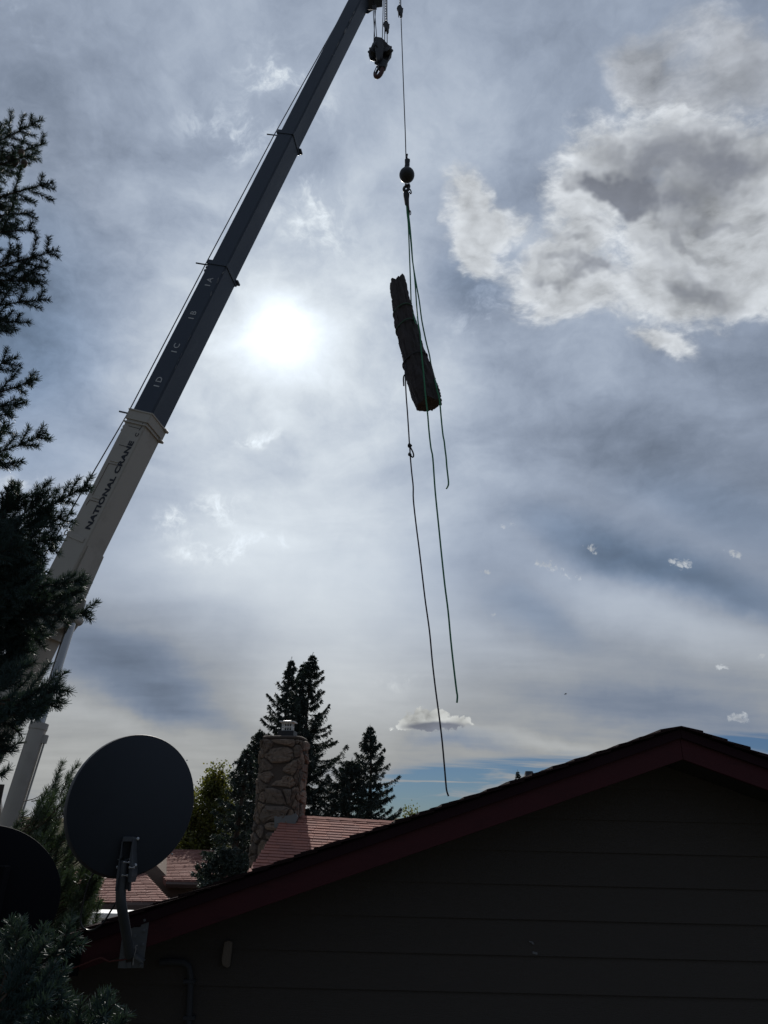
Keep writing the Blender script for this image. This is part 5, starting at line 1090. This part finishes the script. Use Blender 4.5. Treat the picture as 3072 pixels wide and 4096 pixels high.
# spruces beyond the houses
def far_spruce(label, tip_px, Y, prof, group='spruces beyond the far roofs', zcut=1.6, dens=1.25, lean=0.0, lev=0.25, extra=()):
    tip = P(*tip_px, Y); px_m = FP / (_F @ (tip - EYE)); tr = thing('spruce_tree', label, 'tree', (tip[0] - lean, Y, 0), group)
    b = MB(); zs = np.linspace(0, tip[2], 14); axis = lambda z: np.array([tip[0] - lean * (1 - z / tip[2]) + .05 * math.sin(z * 1.3), Y, z])
    b.tube([axis(z) for z in zs], np.linspace(0.20, 0.012, 14), 8); part('trunk', b, MT['trunk'], tr, smooth=True)
    Bs, Ds, Ls = [], [], []; wood = []
    z = tip[2] - 0.10; az = rng.uniform(0, 6)
    pz = np.array([tip[2] - (q[0] - tip_px[1]) / px_m for q in prof])[::-1]; pr = np.array([q[1] / px_m for q in prof])[::-1]
    while z > zcut:
        R0 = np.interp(z, pz, pr); nb_ = int(rng.integers(5, 8))
        for k_ in range(nb_):
            az += 2.39996 + rng.normal(0, .35); R1 = R0 * rng.choice([1.0, .9, .75, 1.15, .55, 1.3], p=[.28, .22, .18, .14, .1, .08]) * rng.uniform(.85, 1.08)
            if R1 < 0.05: R1 = 0.05
            o_ = np.array([math.cos(az), math.sin(az), 0]); fz = (tip[2] - z) / (tip[2] - zcut); dr = np.interp(fz, [0, .12, .4, 1], [.75, .35, -.12, -.32]) + rng.normal(0, .16)
            n_ = max(4, int(R1 / 0.10)); t = np.linspace(0, 1, n_)
            pts = axis(z) + np.outer(t * R1, o_) + np.outer(R1 * (dr * t + 0.30 * t ** 3 * (fz > .1)), (0, 0, 1))
            wood.append((pts, np.linspace(.008 + .012 * R1, .004, n_)))
            sdv = np.array([-o_[1], o_[0], 0]); d0 = np.gradient(pts, axis=0); d0 /= np.linalg.norm(d0, axis=1)[:, None]
            m = int(46 * R1 * dens) + 5; tt = rng.uniform(0.08, 1, m) ** .8; c_ = np.stack([np.interp(tt, t, pts[:, i]) for i in range(3)], 1)
            tw = (0.10 + 0.30 * R1 ** .6 * (1 - tt)) * rng.uniform(.4, 1.1, m); sg = rng.choice([-1, 1], m)
            dirs = sdv[None] * (sg * .8)[:, None] + o_[None] * .7 + np.array([0, 0, -0.30]) + rng.normal(0, .2, (m, 3)); dirs /= np.linalg.norm(dirs, axis=1)[:, None]
            for q in range(9):       # tufts along each side twig
                f = (q + rng.uniform(0, 1, m)) / 9; p_ = c_ + dirs * (tw * f)[:, None] + np.outer(f * f * tw, (0, 0, -.35))
                dd = dirs * .6 + rng.normal(0, .75, (m, 3)) + np.array([0, 0, .05]); dd /= np.linalg.norm(dd, axis=1)[:, None]
                Bs.append(p_); Ds.append(dd); Ls.append(rng.uniform(.04, .105, m))
            t3 = rng.uniform(.5, 1, 10); p_ = np.stack([np.interp(t3, t, pts[:, i]) for i in range(3)], 1); dd = o_ + rng.normal(0, .5, (10, 3)) + np.array([0, 0, .3]); dd /= np.linalg.norm(dd, axis=1)[:, None]; Bs.append(p_); Ds.append(dd); Ls.append(rng.uniform(.05, .10, 10))
        z -= lev * rng.uniform(.7, 1.3) * np.interp(z, [zcut, tip[2] - 1, tip[2]], [1.25, .9, .5])
    lead = np.outer(np.linspace(0, .25, 12), (0, 0, 1)) + axis(tip[2] - .15); Bs.append(lead); dd = rng.normal(0, .5, (12, 3)) + np.array([0, 0, .9]); Ds.append(dd / np.linalg.norm(dd, axis=1)[:, None]); Ls.append(np.full(12, .07))
    V = tri_needles(np.concatenate(Bs), np.concatenate(Ds), np.concatenate(Ls), 0.034)
    np_mesh('crown', V, tris(V), MT['needle_far'], tr); part('boughs', wood_mesh(wood, 3), MT['twig'], tr)
far_spruce('tallest spruce, its tip highest of all behind the stone chimney', (1246, 2620), 30.0, [(2620, 2), (2680, 26), (2750, 52), (2830, 66), (2900, 95), (2970, 148), (3050, 190), (3130, 200), (3220, 210), (3400, 225), (4000, 220)], lean=0.0)
far_spruce('slim double topped spruce tip just left of the tallest spruce', (1163, 2640), 29.2, [(2640, 2), (2700, 24), (2780, 42), (2850, 66), (2920, 100), (3000, 120), (3100, 135), (3250, 150), (3400, 160), (4000, 170)])
far_spruce('narrow spruce top rising between the two highest spruce tips', (1208, 2655), 30.6, [(2655, 2), (2720, 20), (2800, 30), (2900, 40), (3000, 60), (3200, 90), (4000, 120)], dens=.8)
far_spruce('wide low spruce on the right flank of the tallest spruce', (1402, 3045), 28.0, [(3045, 4), (3085, 50), (3140, 90), (3220, 125), (3300, 140), (4000, 130)])
far_spruce('small separate spruce standing right of the tall group by the gable', (1484, 2906), 29.0, [(2906, 2), (2960, 26), (3020, 50), (3080, 72), (3150, 92), (3230, 112), (3300, 122), (4000, 130)])
far_spruce('dark broad spruce directly left of the stone chimney', (985, 2996), 21.5, [(2996, 4), (3040, 30), (3100, 52), (3200, 78), (3300, 98), (3400, 135), (3480, 150), (4000, 165)], zcut=1.2)
far_spruce('dark spruce squeezed between chimney and poplar leaves', (1040, 2925), 27.0, [(2925, 3), (2990, 36), (3080, 60), (3200, 85), (3400, 110), (4000, 120)])
far_spruce('low grey green spruce in front of the upper red roof', (905, 3395), 19.0, [(3395, 6), (3420, 38), (3450, 70), (3490, 92), (3540, 105), (4000, 120)], zcut=1.0)
far_spruce('tiny far spruce tip showing beside the roof vent pipe', (2073, 3086), 60.0, [(3086, 1), (3095, 5), (3110, 9), (3140, 14), (4000, 40)], zcut=5.0, lev=.35)

# broad-leaved trees
def leafy(label, cx, top, Y, rw, rh, n, bias=(0, 0, 0), group='leafy trees beyond the roofs', size=0.085):
    c_ = P(cx, top, Y); tr = thing('leafy_tree', label, 'tree', (c_[0], Y, 0), group); cz = c_[2] - rh
    wood = [(np.array([(c_[0], Y, 0), (c_[0] + .05, Y, cz * .5), (c_[0], Y, cz), (c_[0] + .05, Y, c_[2] - .2)]), np.array([.14, .11, .07, .02]))]; Vs = []
    for k_ in range(int(n / 55)):
        a, s_ = rng.uniform(0, 2 * math.pi), rng.uniform(-1, 1); q = math.sqrt(1 - s_ * s_) * rng.uniform(.45, 1.0)
        e = np.array([c_[0] + rw * q * math.cos(a), Y + rw * q * math.sin(a), cz + rh * (s_ if s_ > 0 else s_ * 1.3) * rng.uniform(.75, 1.04)])
        st = np.array([c_[0], Y, max(.5, e[2] - rng.uniform(.5, 1.2))]); wood.append((smoothline([st, (st + e) / 2 + rng.normal(0, .08, 3), e], 3), np.linspace(.025, .006, 7)))
        m = 55; tt = rng.uniform(.45, 1.08, m); p_ = st + np.outer(tt, e - st) + rng.normal(0, .16, (m, 3)); d = rng.normal(size=(m, 3)); d /= np.linalg.norm(d, axis=1)[:, None]; s2_ = np.cross(d, rng.normal(size=(m, 3))); s2_ /= np.linalg.norm(s2_, axis=1)[:, None]
        L = size * rng.uniform(.7, 1.2, m)[:, None]; V = np.empty((m, 4, 3)); V[:, 0] = p_; V[:, 1] = p_ + d * L * .5 + s2_ * L * .42; V[:, 2] = p_ + d * L; V[:, 3] = p_ + d * L * .5 - s2_ * L * .42; Vs.append(V.reshape(-1, 3))
    V = np.concatenate(Vs); part('trunk', wood_mesh(wood, 5), MT['trunk'], tr, smooth=True); np_mesh('crown', V, np.arange(len(V)).reshape(-1, 4), MT['leaf'], tr)
leafy('yellow green poplar between the big dish and the spruces', 880, 3062, 32.0, 1.15, 2.6, 15000, size=.11)
leafy('leafy green tree right behind the big dish rim', 770, 3160, 31.0, 0.95, 2.0, 9000, size=.11)
leafy('tiny yellowish leafy treetop right of the small spruce', 1640, 3236, 33.0, 0.42, 0.5, 900)

# a bird, far off in the pale sky
bc_ = P(2262, 2777, 75.0); bd = thing('bird', 'tiny dark bird flying in the pale sky above the gable', 'bird', bc_)
b = MB(); b.lathe(bc_ - np.array([.16, 0, 0]), (1, 0, .15), [(0, .005), (.05, .03), (.14, .05), (.24, .04), (.30, .015), (.33, .004)], 10); part('body', b, MT['bird'], bd, smooth=True)
for sg in (-1, 1):
    b = MB(); b.prism([bc_ + np.array(q) for q in ((-.05, sg * .03, .02), (.07, sg * .03, .02), (.05, sg * .18, .08), (-.03, sg * .30, .05), (-.06, sg * .2, .07))], (0, 0, .012)); part('wing', b, MT['bird'], bd)
